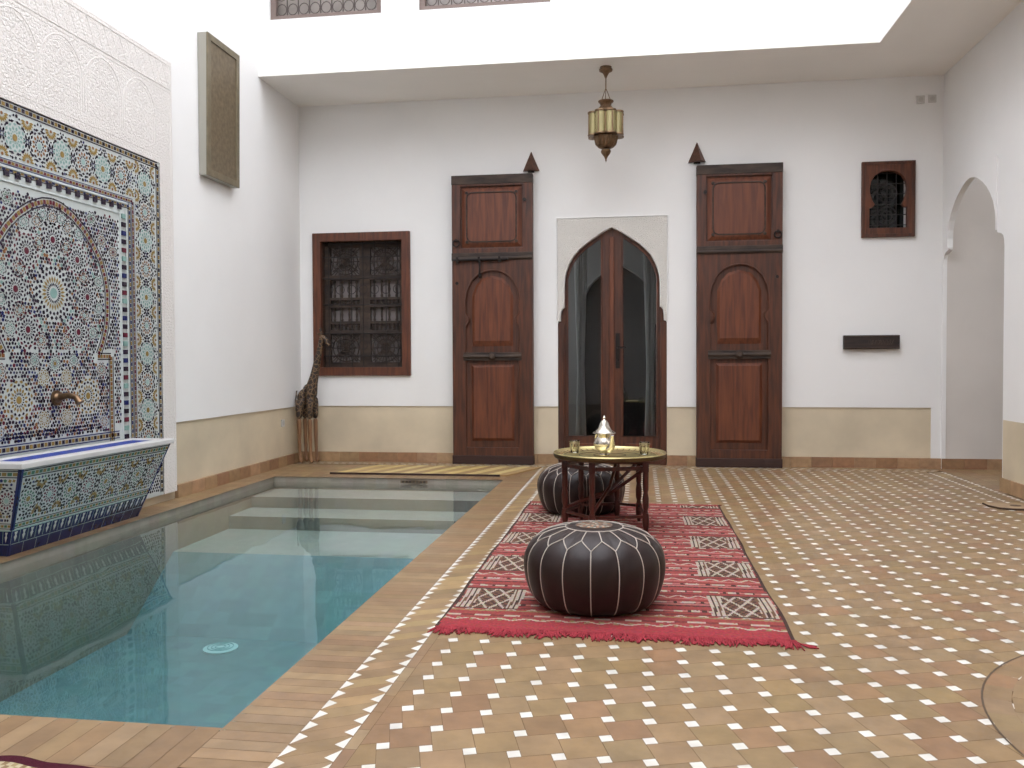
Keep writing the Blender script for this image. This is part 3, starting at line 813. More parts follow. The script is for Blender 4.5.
# field below the arch with ochre suns
lo_ok = lambda u, v: abs(u-SC) < .51 and .575 < v < 1.07 and not (v > 1.01 and abs(u-SC) > .37)
for s in (-1, 1): 
    R(SC+s*.30, .80, .115, 16, 'o', 'k', 'o', 'o', ok=lo_ok)
    R(SC+s*.44, .96, .05, 8, 'l', 'k', 'c', 'r', ok=lo_ok); R(SC+s*.46, .63, .05, 8, 'w', 'b', 'c', 'b', ok=lo_ok)
    for dv in (-.12, .12): R(SC+s*.10, .80+dv, .06, 10, 'w', 'o', 'o', 'k', ok=lo_ok)
    R(SC+s*.17, 1.02, .045, 8, 't', 'k', 't', 'k', ok=lo_ok)
R(SC, 1.0, .06, 12, 'o', 'k', 't', 'k', ok=lo_ok)
fill(SC-.6, SC+.6, .575, 1.07, .024, lo_ok, 'kkrkbck', .0105)
fill(SC-.5, SC+.5, .575, .63, .022, lo_ok, 'bbkb', .009)
# dark dots around border filling
ros2 = ros; ros = []
mo.mb.build('mosaic_tiles', M['mosaic'], panel)

# carved stucco surround
st = thing('carved_plaster_panel', (XL, SC, .06), 'white carved stucco panel with blind arches framing the mosaic on the left wall', 'wall relief')
PL0, PL1, PZ1 = SC-1.31, SC+1.31, 3.18
b = MB(); plate(b, [(PL0-SC, 0), (MY0-SC-.002, 0), (MY0-SC-.002, MZ1-.058), (MY1-SC+.002, MZ1-.058), (MY1-SC+.002, 0), (PL1-SC, 0), (PL1-SC, PZ1-.06), (PL0-SC, PZ1-.06)], [], lambda u, v, t: (.030-t, u, v), .029)
fix_normals(b.build('stucco_field', M['carved'], st))
b = MB(); F = .030
def ln(pts, r=.006, closed=False): b.tube([(F-.001, p[0], p[1]-.06) for p in pts], r*.62, 5, closed=closed)
ln([(-1.29, 2.98), (1.29, 2.98)], .007); ln([(-1.29, 2.955), (1.29, 2.955)], .004); ln([(-1.29, 3.15), (1.29, 3.15)], .007)
k = -1.28
while k < 1.2:
    ln([(k, 2.985), (k+.085, 3.145), (k+.17, 2.985)], .005); ln([(k, 3.145), (k+.085, 2.985), (k+.17, 3.145)], .004); k += .17
for i in range(-3, 4):
    c = i*.40 + .10
    if abs(c) > 1.15: continue
    for r0 in (.19, .165):
        pts = [(c-r0, 2.55)] + [(c-r0*cos(t*pi/14), 2.72+r0*1.12*sin(t*pi/14)) for t in range(15)] + [(c+r0, 2.55)]
        ln(pts, .006 if r0 > .17 else .004)
    for q in range(6):
        cz = 2.56+.055*q
        for du in range(-2, 3): 
            if abs(du*.06) < .13-(max(0, q-3)*.03): ln([(c+du*.06+.022*cos(t*pi/4), cz+.02*sin(t*pi/4)) for t in range(8)], .0035, True)
ln([(-1.15, 2.475), (1.15, 2.475)], .005); ln([(1.17, .1), (1.17, 2.44)], .004); ln([(1.29, .1), (1.29, 3.15)], .006); ln([(-1.29, .1), (-1.29, 3.15)], .006)
b.build('stucco_relief', basic('stucco relief', (222, 216, 211), .9, full=True), st)

# fountain trough
fo = thing('fountain_trough', (XL, SC+.02, 0), 'mosaic-clad trough with white marble rim under the tile panel beside the pool', 'fountain')
HT, HB = .715, .585; DT, DB = .345, .15; ZR = .50
b = MB()   # local: x out of wall
def hexa(b, x0, dT, dB, hT, hB, z0, z1, **k):
    b.mesh([(x0,-hB,z0),(dB,-hB,z0),(dB,hB,z0),(x0,hB,z0),(x0,-hT,z1),(dT,-hT,z1),(dT,hT,z1),(x0,hT,z1)],
           [(0,3,2,1),(0,1,5,4),(1,2,6,5),(2,3,7,6),(3,0,4,7)], **k)
hexa(b, .045, DT-.02, DB, HT-.02, HB, .0, ZR-.03)
fix_normals(b.build('trough_body', basic('cobalt glaze', (34, 44, 92), .25, var=.15, scale=20), fo))
b = MB(); t = .03
plate(b, [(.045, -HT), (DT, -HT), (DT, HT), (.045, HT)], [[(.10, -HT+.10), (DT-.09, -HT+.10), (DT-.09, HT-.10), (.10, HT-.10)]], lambda u, v, w_: (u, v, ZR-w_), t)
fix_normals(b.build('marble_rim', M['marble'], fo, bevel=.005))
b = MB(); b.mesh([(.10,-HT+.1,ZR-.005),(DT-.09,-HT+.1,ZR-.005),(DT-.09,HT-.1,ZR-.005),(.10,HT-.1,ZR-.005),(.12,-HT+.14,ZR-.026),(DT-.11,-HT+.14,ZR-.026),(DT-.11,HT-.14,ZR-.026),(.12,HT-.14,ZR-.026)],
       [(0,1,5,4),(1,2,6,5),(2,3,7,6),(3,0,4,7),(4,5,6,7)]); b.build('blue_lining', basic('blue lining', (44, 66, 150), .3, var=.2, scale=25), fo)
ZT0 = ZR-.03
def face_map(side):
    # returns P(u in 0..1, v in 0..1 bottom->top, h)
    def Pf(u, v, h):
        hy = HB + (HT-.02-HB)*v; dx = DB + (DT-.02-DB)*v; z = ZT0*v
        if side == 'front': return (dx+h, -hy+2*hy*u, z)
        if side == 'near': return (.045+(dx-.045)*u, -hy-h, z)
        return (dx-(dx-.045)*u, hy+h, z)
    return Pf
def fill_t(*a): fill(*a)
for side in ('front', 'near', 'far'):
    Pf = face_map(side); W_ = 1.32 if side == 'front' else .26; Hh = ZT0*1.08
    mo = Mos(lambda u, v, h: Pf(u/W_, v/Hh, h+.0015))
    e0 = .012
    mo.rect(e0, W_-e0, .155, Hh-.004, 'w', .0006)
    mo.checker([(e0, Hh-.03), (W_-e0, Hh-.03)], .042, 'k', 'o', 'g', .028)
    mo.checker([(e0, .178), (W_-e0, .178)], .034, 'k', 'o', 'g', .028)
    mo.rect(0, e0*1.2, .0, Hh, 'b', .002); mo.rect(W_-e0*1.2, W_, .0, Hh, 'b', .002)
    nn = 8 if side == 'front' else 2
    for k in range(nn):
        cu = W_*(k+.5)/nn; c = ['g', 'r'][k % 2]; ros = []
        mo.rosette(cu, .325, .084, 12, 'o' if c == 'g' else 'l', 'k', c, 'k')
        for s in (-1, 1):
            uu = cu+W_/nn/2
            if uu > W_-.03: continue
            for q in range(9):
                a = (pi if s > 0 else 0)+pi*q/8; mo.kite(uu, .325+s*.093, a, .014, .046, .008, 'o')
                mo.kite(uu, .325+s*.093, a, .046, .062, .005, 'k')
        for q in range(8): mo.kite(cu+W_/nn/2, .325, pi*q/4, .008, .03, .006, 'k') if cu+W_/nn/2 < W_-.04 else None
    ros = [(W_*(k+.5)/nn, .325, .088) for k in range(nn)]
    fill_t(.03, W_-.03, .215, Hh-.065, .0235, lambda u, v: True, 'kkkgkbo', .0095)
    n = int(W_/.066)
    for k in range(n):
        u = W_*(k+.5)/n
        mo.poly([(u-.013, .142), (u+.013, .142), (u+.005, .122), (u+.012, .112), (u, .082), (u-.012, .112), (u-.005, .122)], 'w', .002); mo.rect(u-.0345, u-.0315, .075, .148, 'l', .002)
    n = int(W_/.11)
    mo.rect(0, W_, .148, .155, 'l', .002)
    for k in range(1, n): mo.rect(W_*k/n-.0012, W_*k/n+.0012, .0, .07, 'l', .002)
    mo.rect(0, W_, .068, .071, 'l', .002)
    mo.mb.build('mosaic_facing', M['mosaic'], fo)
sp_ = thing('wall_spout', (XL+.024, SC, .80), 'brass water spout in the middle of the mosaic above the trough', 'spout')
b = MB(); b.tube([(0,0,0),(.012,0,0)], .045, 20); b.tube([(.012,0,0),(.03,0,0)], [.03, .02], 16); b.build('rosette_plate', M['brass'], sp_, True)
b = MB(); b.tube([(.02,0,0),(.08,0,.015),(.13,0,.005),(.155,0,-.03)], [.022,.018,.018,.022], 14); b.build('spout_pipe', M['brass'], sp_, True)

# bronze tablet high on the left wall
ta = thing('wall_tablet', (XL, 6.60, 2.47), 'tall bronze-grey framed tablet mounted high on the left wall', 'wall panel')
b = MB(); b.mesh([(.002,-.27,0),(.06,-.27,0),(.06,.27,0),(.002,.27,0),(.002,-.27,1.10),(.075,-.27,1.10),(.075,.27,1.10),(.002,.27,1.10)], [(0,3,2,1),(4,5,6,7),(0,1,5,4),(1,2,6,5),(2,3,7,6),(3,0,4,7)])
b.build('tablet_case', M['edge'], ta)
def tf(y, z, h): return (.06+.015*z/1.10+h, y, z)
b = MB(); plate(b, [(-.272,-.002),(.272,-.002),(.272,1.102),(-.272,1.102)], [[(-.215,.05),(.215,.05),(.215,1.05),(-.215,1.05)]], lambda u, v, t: tf(u, v, .014-t), .014)
fix_normals(b.build('tablet_frame', M['canvas'], ta, bevel=.003))
b = MB(); b.face([tf(-.215,.05,.004), tf(.215,.05,.004), tf(.215,1.05,.004), tf(-.215,1.05,.004)]); b.build('tablet_face', basic('tablet mesh', (124, 108, 84), .5, .3, var=.25, scale=30), ta)

# ------------------------------------------------------------ antique door leaves
def leaf(name, cx, W_, H_, label, mirror, bolt):
    t = thing(name, (cx, YB-.035, 0.002), label, 'door leaf', 'antique door leaves standing against the back wall')
    h = W_/2; y = lambda d: -d          # local -y faces the camera
    b = MB(); b.box(-h, h, -.06, 0, 0, H_); b.build('backboard', M['doorwood'], t, bevel=.003)
    s = H_/2.83
    up = [(-h+.085, 2.12*s), (h-.095, 2.12*s), (h-.095, 2.725*s), (-h+.085, 2.725*s)]
    kh = [(.265, .155*s), (.265, 1.12*s)]
    lowp = [(-.262, .165*s), (.262, .165*s), (.262, 1.36*s), (.235, 1.40*s), (.225, 1.44*s), (.262, 1.48*s), (.265, 1.60*s), (.25, 1.70*s), (.205, 1.80*s), (.14, 1.865*s), (.07, 1.895*s), (0, 1.905*s)]
    lowp = lowp + [(-p[0], p[1]) for p in reversed(lowp[2:-1])]
    b = MB(); plate(b, [(-h,0),(h,0),(h,H_),(-h,H_)], [up, lowp], lambda u, v, w_: (u, -.085+w_, v), .025)
    fix_normals(b.build('stiles', M['doorwood'], t, bevel=.004))
    b = MB(); b.tube([(p[0], -.085, p[1]) for p in lowp[1:]][:-0 or None], .008, 6); b.build('arch_moulding', M['doorwood'], t, True)
    # upper raised panel with corner bosses
    def raised(nm, pts_outer, depth=.018, ins=.035):
        cx_ = sum(p[0] for p in pts_outer)/len(pts_outer); cz_ = sum(p[1] for p in pts_outer)/len(pts_outer)
        wx = max(p[0] for p in pts_outer)-cx_; wz = max(p[1] for p in pts_outer)-cz_
        inn = [(cx_+(p[0]-cx_)*(wx-ins)/wx, cz_+(p[1]-cz_)*(wz-ins)/wz) for p in pts_outer]
        bb = MB(); n = len(pts_outer)
        bb.mesh([(p[0], -.062, p[1]) for p in pts_outer]+[(p[0], -.062-depth, p[1]) for p in inn], [(i, (i+1) % n, n+(i+1) % n, n+i) for i in range(n)]+[tuple(range(n, 2*n))])
        return fix_normals(bb.build(nm, M['panelwood'], t))
    u0, u1, v0, v1 = up[0][0]+.012, up[1][0]-.012, up[0][1]+.012, up[2][1]-.012
    raised('raised_panel', [(u0,v0),(u1,v0),(u1,v1),(u0,v1)])
    bb = MB()
    i_ = .05
    def ln2(pts): bb.tube([(p[0], -.082, p[1]) for p in pts], .007, 5)
    c_ = .05
    ln2([(u0+i_+c_, v0+i_), (u1-i_-c_, v0+i_), (u1-i_-c_*.3, v0+i_+c_*.3), (u1-i_, v0+i_+c_), (u1-i_, v1-i_-c_), (u1-i_-c_*.3, v1-i_-c_*.3), (u1-i_-c_, v1-i_), (u0+i_+c_, v1-i_), (u0+i_+c_*.3, v1-i_-c_*.3), (u0+i_, v1-i_-c_), (u0+i_, v0+i_+c_), (u0+i_+c_*.3, v0+i_+c_*.3), (u0+i_+c_, v0+i_)])
    for a, c in ((u0+i_, v0+i_), (u1-i_, v0+i_), (u1-i_, v1-i_), (u0+i_, v1-i_)): bb.tube([(a, -.066, c), (a, -.090, c)], [.022, .012], 10)
    bb.build('panel_beading', M['darkwood'], t, True)
    rp = [(-.20, 1.16*s), (.20, 1.16*s), (.20, 1.66*s), (.16, 1.76*s), (.10, 1.825*s), (0, 1.85*s), (-.10, 1.825*s), (-.16, 1.76*s), (-.20, 1.66*s)]
    raised('raised_panel', rp, ins=.025)
    raised('raised_panel', [(-.21, .23*s), (.21, .23*s), (.21, .98*s), (-.21, .98*s)], ins=.025)
    # weathered rails
    b = MB(); b.box(-h-.002, h+.002, -.092, -.002, H_-.085, H_+.002); b.build('top_rail', M['darkwood'], t, bevel=.004)
    b = MB(); b.box(-h-.002, h+.002, -.095, -.086, 2.00*s, 2.075*s); b.tube([(-h, -.095, 2.02*s), (h, -.095, 2.02*s)], .014, 8); b.build('middle_rail', M['darkwood'], t, bevel=.004)
    b = MB(); b.box(-.285, .285, -.098, -.084, 1.02*s, 1.10*s)
    b.tube([(-.285, -.098, 1.06*s), (.285, -.098, 1.06*s)], .018, 8)
    b.tube([(0,-.095,1.06*s),(0,-.13,1.06*s)], [.045,.02], 16); b.build('carved_rail', M['darkwood'], t, bevel=.004)
    b = MB(); b.box(-h-.004, h+.004, -.098, -.002, 0, .085*s); b.build('bottom_rail', basic('worn base rail', (58, 32, 24), .6, var=.2, scale=6, stretch=(1,8,8)), t, bevel=.004)
    if bolt:
        b = MB(); b.tube([(-h+.01, -.115, 2.005*s), (.16, -.115, 2.005*s)], .013, 8)
        for xx in (-h+.06, -.12, .08): b.box(xx-.012, xx+.012, -.13, -.094, 1.98*s, 2.03*s)
        b.tube([(-.115,-.118,2.005*s),(-.115,-.125,1.86*s)], .010, 8); b.tube([(-.115,-.11,1.86*s),(-.105,-.13,1.83*s)], .017, 8)
        b.build('sliding_bolt', M['iron'], t, True)
    b = MB(); sx = -1 if not mirror else 1
    b.tube([(sx*(h-.045)+.032*cos(a*pi/8), -.10, 2.17*s+.032*sin(a*pi/8)) for a in range(16)], .007, 6, closed=True)
    b.tube([(sx*(h-.045), -.084, 2.20*s), (sx*(h-.045), -.11, 2.20*s)], .014, 8)
    b.build('ring_pull', M['iron'], t, True)
    b = MB(); b.tube([(-sx*(h-.075), -.084, 2.58*s), (-sx*(h-.075), -.10, 2.58*s)], .018, 8)
    b.build('nail', M['iron'], t, True); b = MB(); b.tube([(sx*(h-.05), -.084, 1.78*s), (sx*(h-.05), -.096, 1.78*s)], .016, 8)
    b.build('nail', M['iron'], t, True)
    return t
leaf('antique_door_leaf', -1.397, .790, 2.80, 'antique carved wooden door leaf with black sliding bolt, standing left of the arched door', False, True)
leaf('antique_door_leaf', .932, .775, 2.815, 'antique carved wooden door leaf without a bolt, standing right of the arched door', True, False)

# pyramid wall lights
def pyr(x, z, label):
    t = thing('pyramid_wall_light', (x, YB, z), label, 'wall light', 'pyramid lights above the door leaves')
    b = MB(); hw, hh, d = .085, .20, .11
    b.mesh([(-hw,-.004,0),(hw,-.004,0),(hw*.35,-d,.0),(0,-.004,hh)], [(0,2,1),(0,3,2),(1,2,3),(0,1,3)])
    fix_normals(b.build('shade', basic('rusted copper', (104, 70, 56), .6, .4, var=.3, scale=25), t, bevel=.004))
    b = MB(); b.box(-.03, .03, -.03, -.001, -.012, .0); b.build('bracket', M['iron'], t)
pyr(-1.025, 2.845, 'small brown pyramid wall light at the top corner of the left antique door leaf')
pyr(.552, 2.87, 'small brown pyramid wall light at the top corner of the right antique door leaf')

# plaque, sockets
t = thing('wooden_wall_plaque', (2.125, YB, 1.10), 'dark carved wooden bar mounted on the back wall below the small window', 'plaque')
b = MB(); b.box(-.245, .245, -.05, -.001, 0, .128); b.build('plaque_board', wood('plaque wood', (38, 28, 26), (66, 48, 40), .6, (1.5, 14, 14)), t, bevel=.004)
b = MB(); b.tube([(-.235,-.05,.118),(.235,-.05,.118)], .005, 6); b.tube([(-.235,-.05,.012),(.235,-.05,.012)], .006, 6)
for k in range(9): b.tube([(-.02+.025*k+.010*cos(a*pi/4), -.051, .062+.022*sin(a*pi/4+k)) for a in range(8)], .003, 5, closed=True)
b.build('carving', wood('plaque carving', (52, 38, 32), (84, 62, 50), .6), t)
def socket(x, y, z, rz, label, s=.035, holes=True):
    t = thing('wall_socket', (x, y, z), label, 'socket', rz=rz)
    b = MB(); b.box(-s, s, -.012, -.001, -s, s); b.build('face_plate', M['plastic'], t, bevel=.003)
    b = MB(); b.tube([(0, -.0125, 0), (0, -.016, 0)], s*.6, 16); b.build('socket_insert', basic('socket grey', (212, 206, 200), .5), t)
socket(XL-.012, 7.89, .415, pi/2, 'white power socket low on the left wall beside the giraffe')
socket(2.545, YB, 3.365, 0, 'small white socket under the gallery ceiling, the left one of two')
socket(2.645, YB, 3.368, 0, 'small white socket under the gallery ceiling, the right one of two')

# ------------------------------------------------------------ lantern
la = thing('hanging_lantern', (-.278, 7.66, ZC), 'brass and amber glass lantern hanging from the gallery ceiling above the arched door', 'lantern')
b = MB(); b.lathe([(.004,-.10),(.010,-.09),(.018,-.07),(.030,-.05),(.058,-.035),(.060,-.022),(.050,-.008),(.052,0)], n=24); b.build('canopy', M['brass'], la, True)
b = MB(); b.tube([(0,0,-.09),(0,0,-.19)], .006, 8)
for a in range(3): q = a*2*pi/3+.5; b.tube([(0,0,-.18),(.055*cos(q),.055*sin(q),-.305)], .003, 6)
b.build('chain', M['brass'], la, True)
b = MB(); b.lathe([(.090,-.415),(.088,-.40),(.078,-.375),(.055,-.35),(.045,-.335),(.05,-.315),(.064,-.305),(.066,-.295),(.05,-.29)], n=48, mod=lambda a, z: 1+.04*cos(16*a)); b.build('crown', M['brass'], la, True)
def lob(a, z):
    x = (a*8/(2*pi)) % 1; return .74+.32*sqrt(max(0, 1-(2*x-1)**2))
b = MB(); b.lathe([(.146,-.595),(.148,-.415)], n=96, mod=lob)
b.f = b.f[:-2]; b.mi = b.mi[:-2]; b.c = b.c[:-2]
lg = nodes('lantern glass'); lg[2].inputs['Base Color'].default_value = (*lin((186, 172, 122)), 1); lg[2].inputs['Roughness'].default_value = .25; lg[2].inputs['Metallic'].default_value = .35; lg[2].inputs['Transmission Weight'].default_value = .35
b.build('glass_body', lg[0], la, True)
b = MB()
for k in range(8):
    a = k*pi/4; b.tube([(.118*cos(a), .118*sin(a), -.415), (.118*cos(a), .118*sin(a), -.595)], .007, 6)
    a += pi/8; b.tube([(.158*cos(a), .158*sin(a), -.40), (.160*cos(a), .160*sin(a), -.61)], .005, 6)
for z in (-.408, -.602): b.lathe([(.154, z-.008), (.157, z), (.154, z+.008)], n=96, mod=lob)
b.build('brass_ribs', M['brass'], la, True)
b = MB(); b.lathe([(.03,-.715),(.065,-.70),(.088,-.675),(.096,-.64),(.105,-.612),(.09,-.60)], n=60, mod=lambda a, z: 1+.05*cos(20*a)); b.build('lower_bowl', M['brass'], la, True)
b = MB(); b.lathe([(.002,-.83),(.004,-.818),(.009,-.812),(.006,-.805),(.018,-.78),(.038,-.755),(.045,-.735),(.040,-.722),(.025,-.715),(.03,-.710)], n=24); b.build('finial', M['brass'], la, True)

# ------------------------------------------------------------ rug
RX0_, RX1_, RY0, RY1 = -.755, .552, 3.13, 6.03
RW, RL = RX1_-RX0_, RY1-RY0
cr = dict(red=(156, 76, 72), dred=(124, 64, 62), cri=(166, 66, 72), wh=(186, 170, 154), bk=(82, 62, 56), br=(118, 86, 70), pk=(182, 112, 106), oc=(150, 126, 92))
crl = {k: lin(v) for k, v in cr.items()}
def tri(x): x = x % 1; return 2*abs(x-.5)
def rugcol(u, v):
    side = min(u, RW-u)
    if side < .012: return 'bk'
    if v < .09: return 'cri' if (int(v*200) % 7) else 'red'
    if v > RL-.06: return 'red'
    d = v-.10
    if 0 < d < .03: return 'wh' if abs(tri(u*9)-(d/.03)) < .22 else ('oc' if (u*18) % 1 < .3 else 'cri')
    if .055 < d < .075: return 'wh' if (u*8.5) % 1 < .55 else 'dred'
    if d < .12: return 'red'
    if d < .135: return 'oc'
    q = (v-.25) % .625
    blk = q < .31
    if blk and .018 < side < .27:
        s = side-.018; w_ = .252
        if q < .012 or q > .298: return 'bk'
        if s < .062 or s > w_-.05:
            return 'wh' if ((s if s < .07 else w_-s)*1000) % 20 < 11 else ('bk' if int(s*50) % 2 else 'br')
        xx = (s-.062)/(w_-.112); yy = q/.155
        dd = min(abs((xx*2 % 1)-(yy % 1)), abs((xx*2 % 1)-(1-yy % 1)))
        return 'wh' if dd < .09 else ('br' if (int(xx*9)+int(yy*7)) % 2 else 'bk')
    # rows of the red field
    row = int(v/.042); rv = (v % .042)/.042
    k = row % 7
    if k in (0, 3):
        if .2 < rv < .75: return 'wh' if ((u*(9 if k else 14)+row*.37) % 1) < .5 else ('bk' if (u*18 % 1) < .3 else 'pk')
        return 'dred'
    if k == 1: return 'red'
    if k == 2: return 'bk' if rv < .35 and (u*30 % 1) < .6 else 'pk' if rv > .5 else 'dred'
    if k == 4: return 'red' if rv < .6 else 'pk'
    if k == 5: return ('wh' if abs(rv-tri(u*12)) < .2 else 'red')
    return 'dred' if rv < .5 else 'red'
t = thing('kilim_rug', (RX0_+RW/2, RY0+RL/2, .001), 'red woven kilim rug with black and white blocks and crimson fringe on the tiled floor', 'rug')
b = MB(); nu, nv = 190, 420
hx, hy = RW/2, RL/2
for i in range(nu):
    for j in range(nv):
        u = RW*(i+.5)/nu; v = RL*(j+.5)/nv
        wv = lambda y: .004*sin(y*4.1)+.003*sin(y*9.7)
        xa, xb, ya, yb = -hx+RW*i/nu, -hx+RW*(i+1)/nu, -hy+RL*j/nv, -hy+RL*(j+1)/nv
        b.face([(xa+wv(ya),ya,.008),(xb+wv(ya),ya,.008),(xb+wv(yb),yb,.008),(xa+wv(yb),yb,.008)], tuple(q_*random.uniform(.8, 1.15) for q_ in crl[rugcol(u+.004*sin(v*9), v+.003*sin(u*11)+random.uniform(-.001, .001))]))
b.box(-hx+.002, hx-.002, -hy+.001, hy-.001, .0, .0075, crl['bk'])
b.build('rug_weave', M['rug'], t)
b = MB(); n = 520
for k in range(n):
    x = -hx+RW*(k+random.random())/n; l = random.uniform(.03, .075)*(1+.35*sin(k*.07)*sin(k*.023)); dx = random.uniform(-.03, .03)
    b.tube([(x, -hy+.006, .0055), (x+dx*.4, -hy-l*.5, random.uniform(.0045, .006)), (x+dx, -hy-l, .003)], [.0033, .0034, .002], 5)
for k in range(14): b.tube([(hx-.03+.002*k, -hy+.004, .0055), (hx+.01, -hy-.03, .006), (hx+.04+.002*k, -hy-.05+random.uniform(-.015, .015), .003)], [.003, .0032, .002], 5)
b.build('fringe', M['fringe'], t)
b = MB()
for k in range(200):
    x = -hx+RW*(k+random.random())/200; b.tube([(x, hy-.004, .005), (x+random.uniform(-.02, .02), hy+random.uniform(.01, .03), .003)], [.003, .002], 5)
b.build('fringe', M['fringe'], t)

# ------------------------------------------------------------ poufs
NP = 16
prof_p = [(.18, .0), (.228, .008), (.262, .04), (.282, .09), (.291, .14), (.291, .185), (.281, .222), (.257, .255), (.217, .282), (.17, .300), (.12, .311), (.06, .315), (.0, .316)]
def pr_at(t):
    t = max(0, min(1, t))*(len(prof_p)-1); i = min(int(t), len(prof_p)-2); f = t-i
    def cr_(k, d):
        p = [prof_p[max(0, min(len(prof_p)-1, k+q))][d] for q in (-1, 0, 1, 2)]
        return .5*((2*p[1])+(-p[0]+p[2])*f+(2*p[0]-5*p[1]+4*p[2]-p[3])*f*f+(-p[0]+3*p[1]-3*p[2]+p[3])*f**3)
    return cr_(i, 0), cr_(i, 1)
def psurf(a, t, off=0):
    r, z = pr_at(t)
    bul = abs(sin(a*NP/2))**.6 * (1-abs(t-.42)/.62 if abs(t-.42) < .62 else 0)
    rr = max(r, .0)+.009*bul+off
    return (rr*cos(a), rr*sin(a), z+off*(.8 if t > .6 else 0)+(.003*bul if t > .5 else 0))
def pouf(x, y, sc, rz, label):
    t = thing('leather_pouf', (x, y, .0105), label, 'pouf', 'dark leather poufs on the rug', rz)
    t.scale = (sc, sc, sc*1.04)
    b = MB(); na, ntt = 192, 44; vs = []; fs = []
    for j in range(ntt+1):
        for i in range(na): vs.append(psurf(2*pi*i/na, j/ntt))
    for j in range(ntt):
        for i in range(na): fs.append((j*na+i, j*na+(i+1) % na, (j+1)*na+(i+1) % na, (j+1)*na+i))
    fs.append(tuple(range(na-1, -1, -1))); b.mesh(vs, fs)
    b.build('cushion_body', M['leather'], t, True)
    b = MB(); r_ = .0023
    T1, T2, T3 = .60, .695, .835
    for k in range(NP):
        a = 2*pi*k/NP; am = a+pi/NP
        b.tube([psurf(a, T1*q/16, .001) for q in range(1, 17)], r_, 6)
        b.tube([psurf(a+(am-a)*q/6, T1+(T2-T1)*q/6, .001) for q in range(7)], r_, 6)
        b.tube([psurf(a-(am-a)*q/6, T1+(T2-T1)*q/6, .001) for q in range(7)], r_, 6)
        b.tube([psurf(am, T2+(T3-T2)*q/8, .001) for q in range(9)], r_, 6)
    b.tube([psurf(2*pi*q/64, T3, .001) for q in range(64)], r_, 6, closed=True)
    b.build('seam_piping', M['piping'], t, True)
    b = MB(); cols = [lin(c) for c in ((196, 180, 164), (150, 120, 96), (88, 70, 66), (176, 120, 84), (120, 126, 112))]
    for ring_, (r0, r1, nn) in enumerate(((.0, .018, 8), (.020, .038, 16), (.040, .056, 24), (.058, .074, 32))):
        for k in range(nn):
            a0, a1 = 2*pi*k/nn, 2*pi*(k+.8)/nn
            b.face([(r1*cos(a0), r1*sin(a0), .3190), (r1*cos(a1), r1*sin(a1), .3190), (r0*cos(a1)+.0, r0*sin(a1), .3195), (r0*cos(a0), r0*sin(a0), .3195)], cols[(k+ring_*2) % 5])
    b.lathe([(.078, .3125), (.078, .3185), (0, .3187)], n=32, col=lin((120, 100, 88)))
    b.build('embroidered_medallion', M['embro'], t)
    return t
pouf(-.178, 3.52, .965, .0, 'round dark brown leather pouf with cream seams at the front of the rug')
pouf(-.374, 5.675, .965, .2, 'round dark brown leather pouf behind the brass tray table')

# ------------------------------------------------------------ tray table with tea set
TX, TY, TZ = -.168, 5.15, .446
ti = thing('folding_table_stand', (TX, TY, .0095), 'folding dark wooden stand with six turned legs carrying the brass tray', 'table stand')
def legprof(h):
    return [(.011, 0), (.014, .02), (.020, .06), (.019, .10), (.012, .13), (.018, .15), (.019, .20), (.013, .235), (.017, .25), (.018, h*.9), (.018, h)]
LH = TZ-.012-.0095
angs = [322, 410, 442, 493, 550, 610]; RL_ = .268
lp = [(RL_*cos(math.radians(a)), RL_*sin(math.radians(a))) for a in angs]
for (x, y) in lp:
    b = MB(); b.lathe(legprof(LH), x, y, 16); b.box(x-.018, x+.018, y-.018, y+.018, LH-.07, LH-.0005); b.box(x-.016, x+.016, y-.016, y+.016, .075, .115); b.build('leg', M['tablewood'], ti, True)
def rail(b, p, q, z, h, w_, inset=.0):
    P, Q = Vector((*p, 0)), Vector((*q, 0)); d = (Q-P).normalized(); n = Vector((-d.y, d.x, 0))*w_/2
    c = [P+n, Q+n, Q-n, P-n]
    b.mesh([(v.x, v.y, z) for v in c]+[(v.x, v.y, z+h) for v in c], [(0,3,2,1),(4,5,6,7),(0,1,5,4),(1,2,6,5),(2,3,7,6),(3,0,4,7)])
for i, j in ((0, 1), (1, 2), (2, 3), (3, 4), (4, 5), (5, 0)):
    b = MB(); rail(b, lp[i], lp[j], .088, .016, .014); b.build('lower_rail', M['tablewood'], ti)
    b = MB(); rail(b, lp[i], lp[j], LH-.062, .022, .012); b.build('upper_rail', M['tablewood'], ti)
for i, (a, c) in enumerate(((3, 0), (4, 1), (5, 2))):
    b = MB(); rail(b, lp[a], lp[c], LH-.035-.0*i, .028-.004*i, .016)
    P, Q = lp[a], lp[c]
    b.tube([(P[0], P[1], .12), (0, 0, .20+.02*i), (Q[0], Q[1], LH-.05)], .011, 6)
    # shaped board of the hinged frame
    b.build('cross_brace', M['tablewood'], ti)
tr_ = thing('brass_tray', (TX, TY, TZ-.0115), 'large round brass tray with raised rim resting on the folding wooden stand', 'tray')
b = MB(); b.lathe([(.300, 0), (.338, .010), (.350, .020), (.347, .027), (.340, .023), (.325, .012), (.298, .006), (.20, .005), (.0, .005)], n=96); b.build('tray_plate', M['traybrass'], tr_, True)
b = MB(); b.lathe([(.314, .0015), (.316, -.010), (.338, -.008), (.349, .0), (.3515, .0195), (.338, .0095), (.316, .003)], n=96); b.build('shaded_rim_underside', basic('rim shade brown', (92, 74, 48), .45, .8), tr_, True)  # dark colour stands for the shade on the tray's side
b = MB()
for r0 in (.10, .19, .285):
    b.tube([(r0*cos(a*pi/36), r0*sin(a*pi/36), .006 if r0 < .2 else .0065) for a in range(72)], .0018, 5, closed=True)
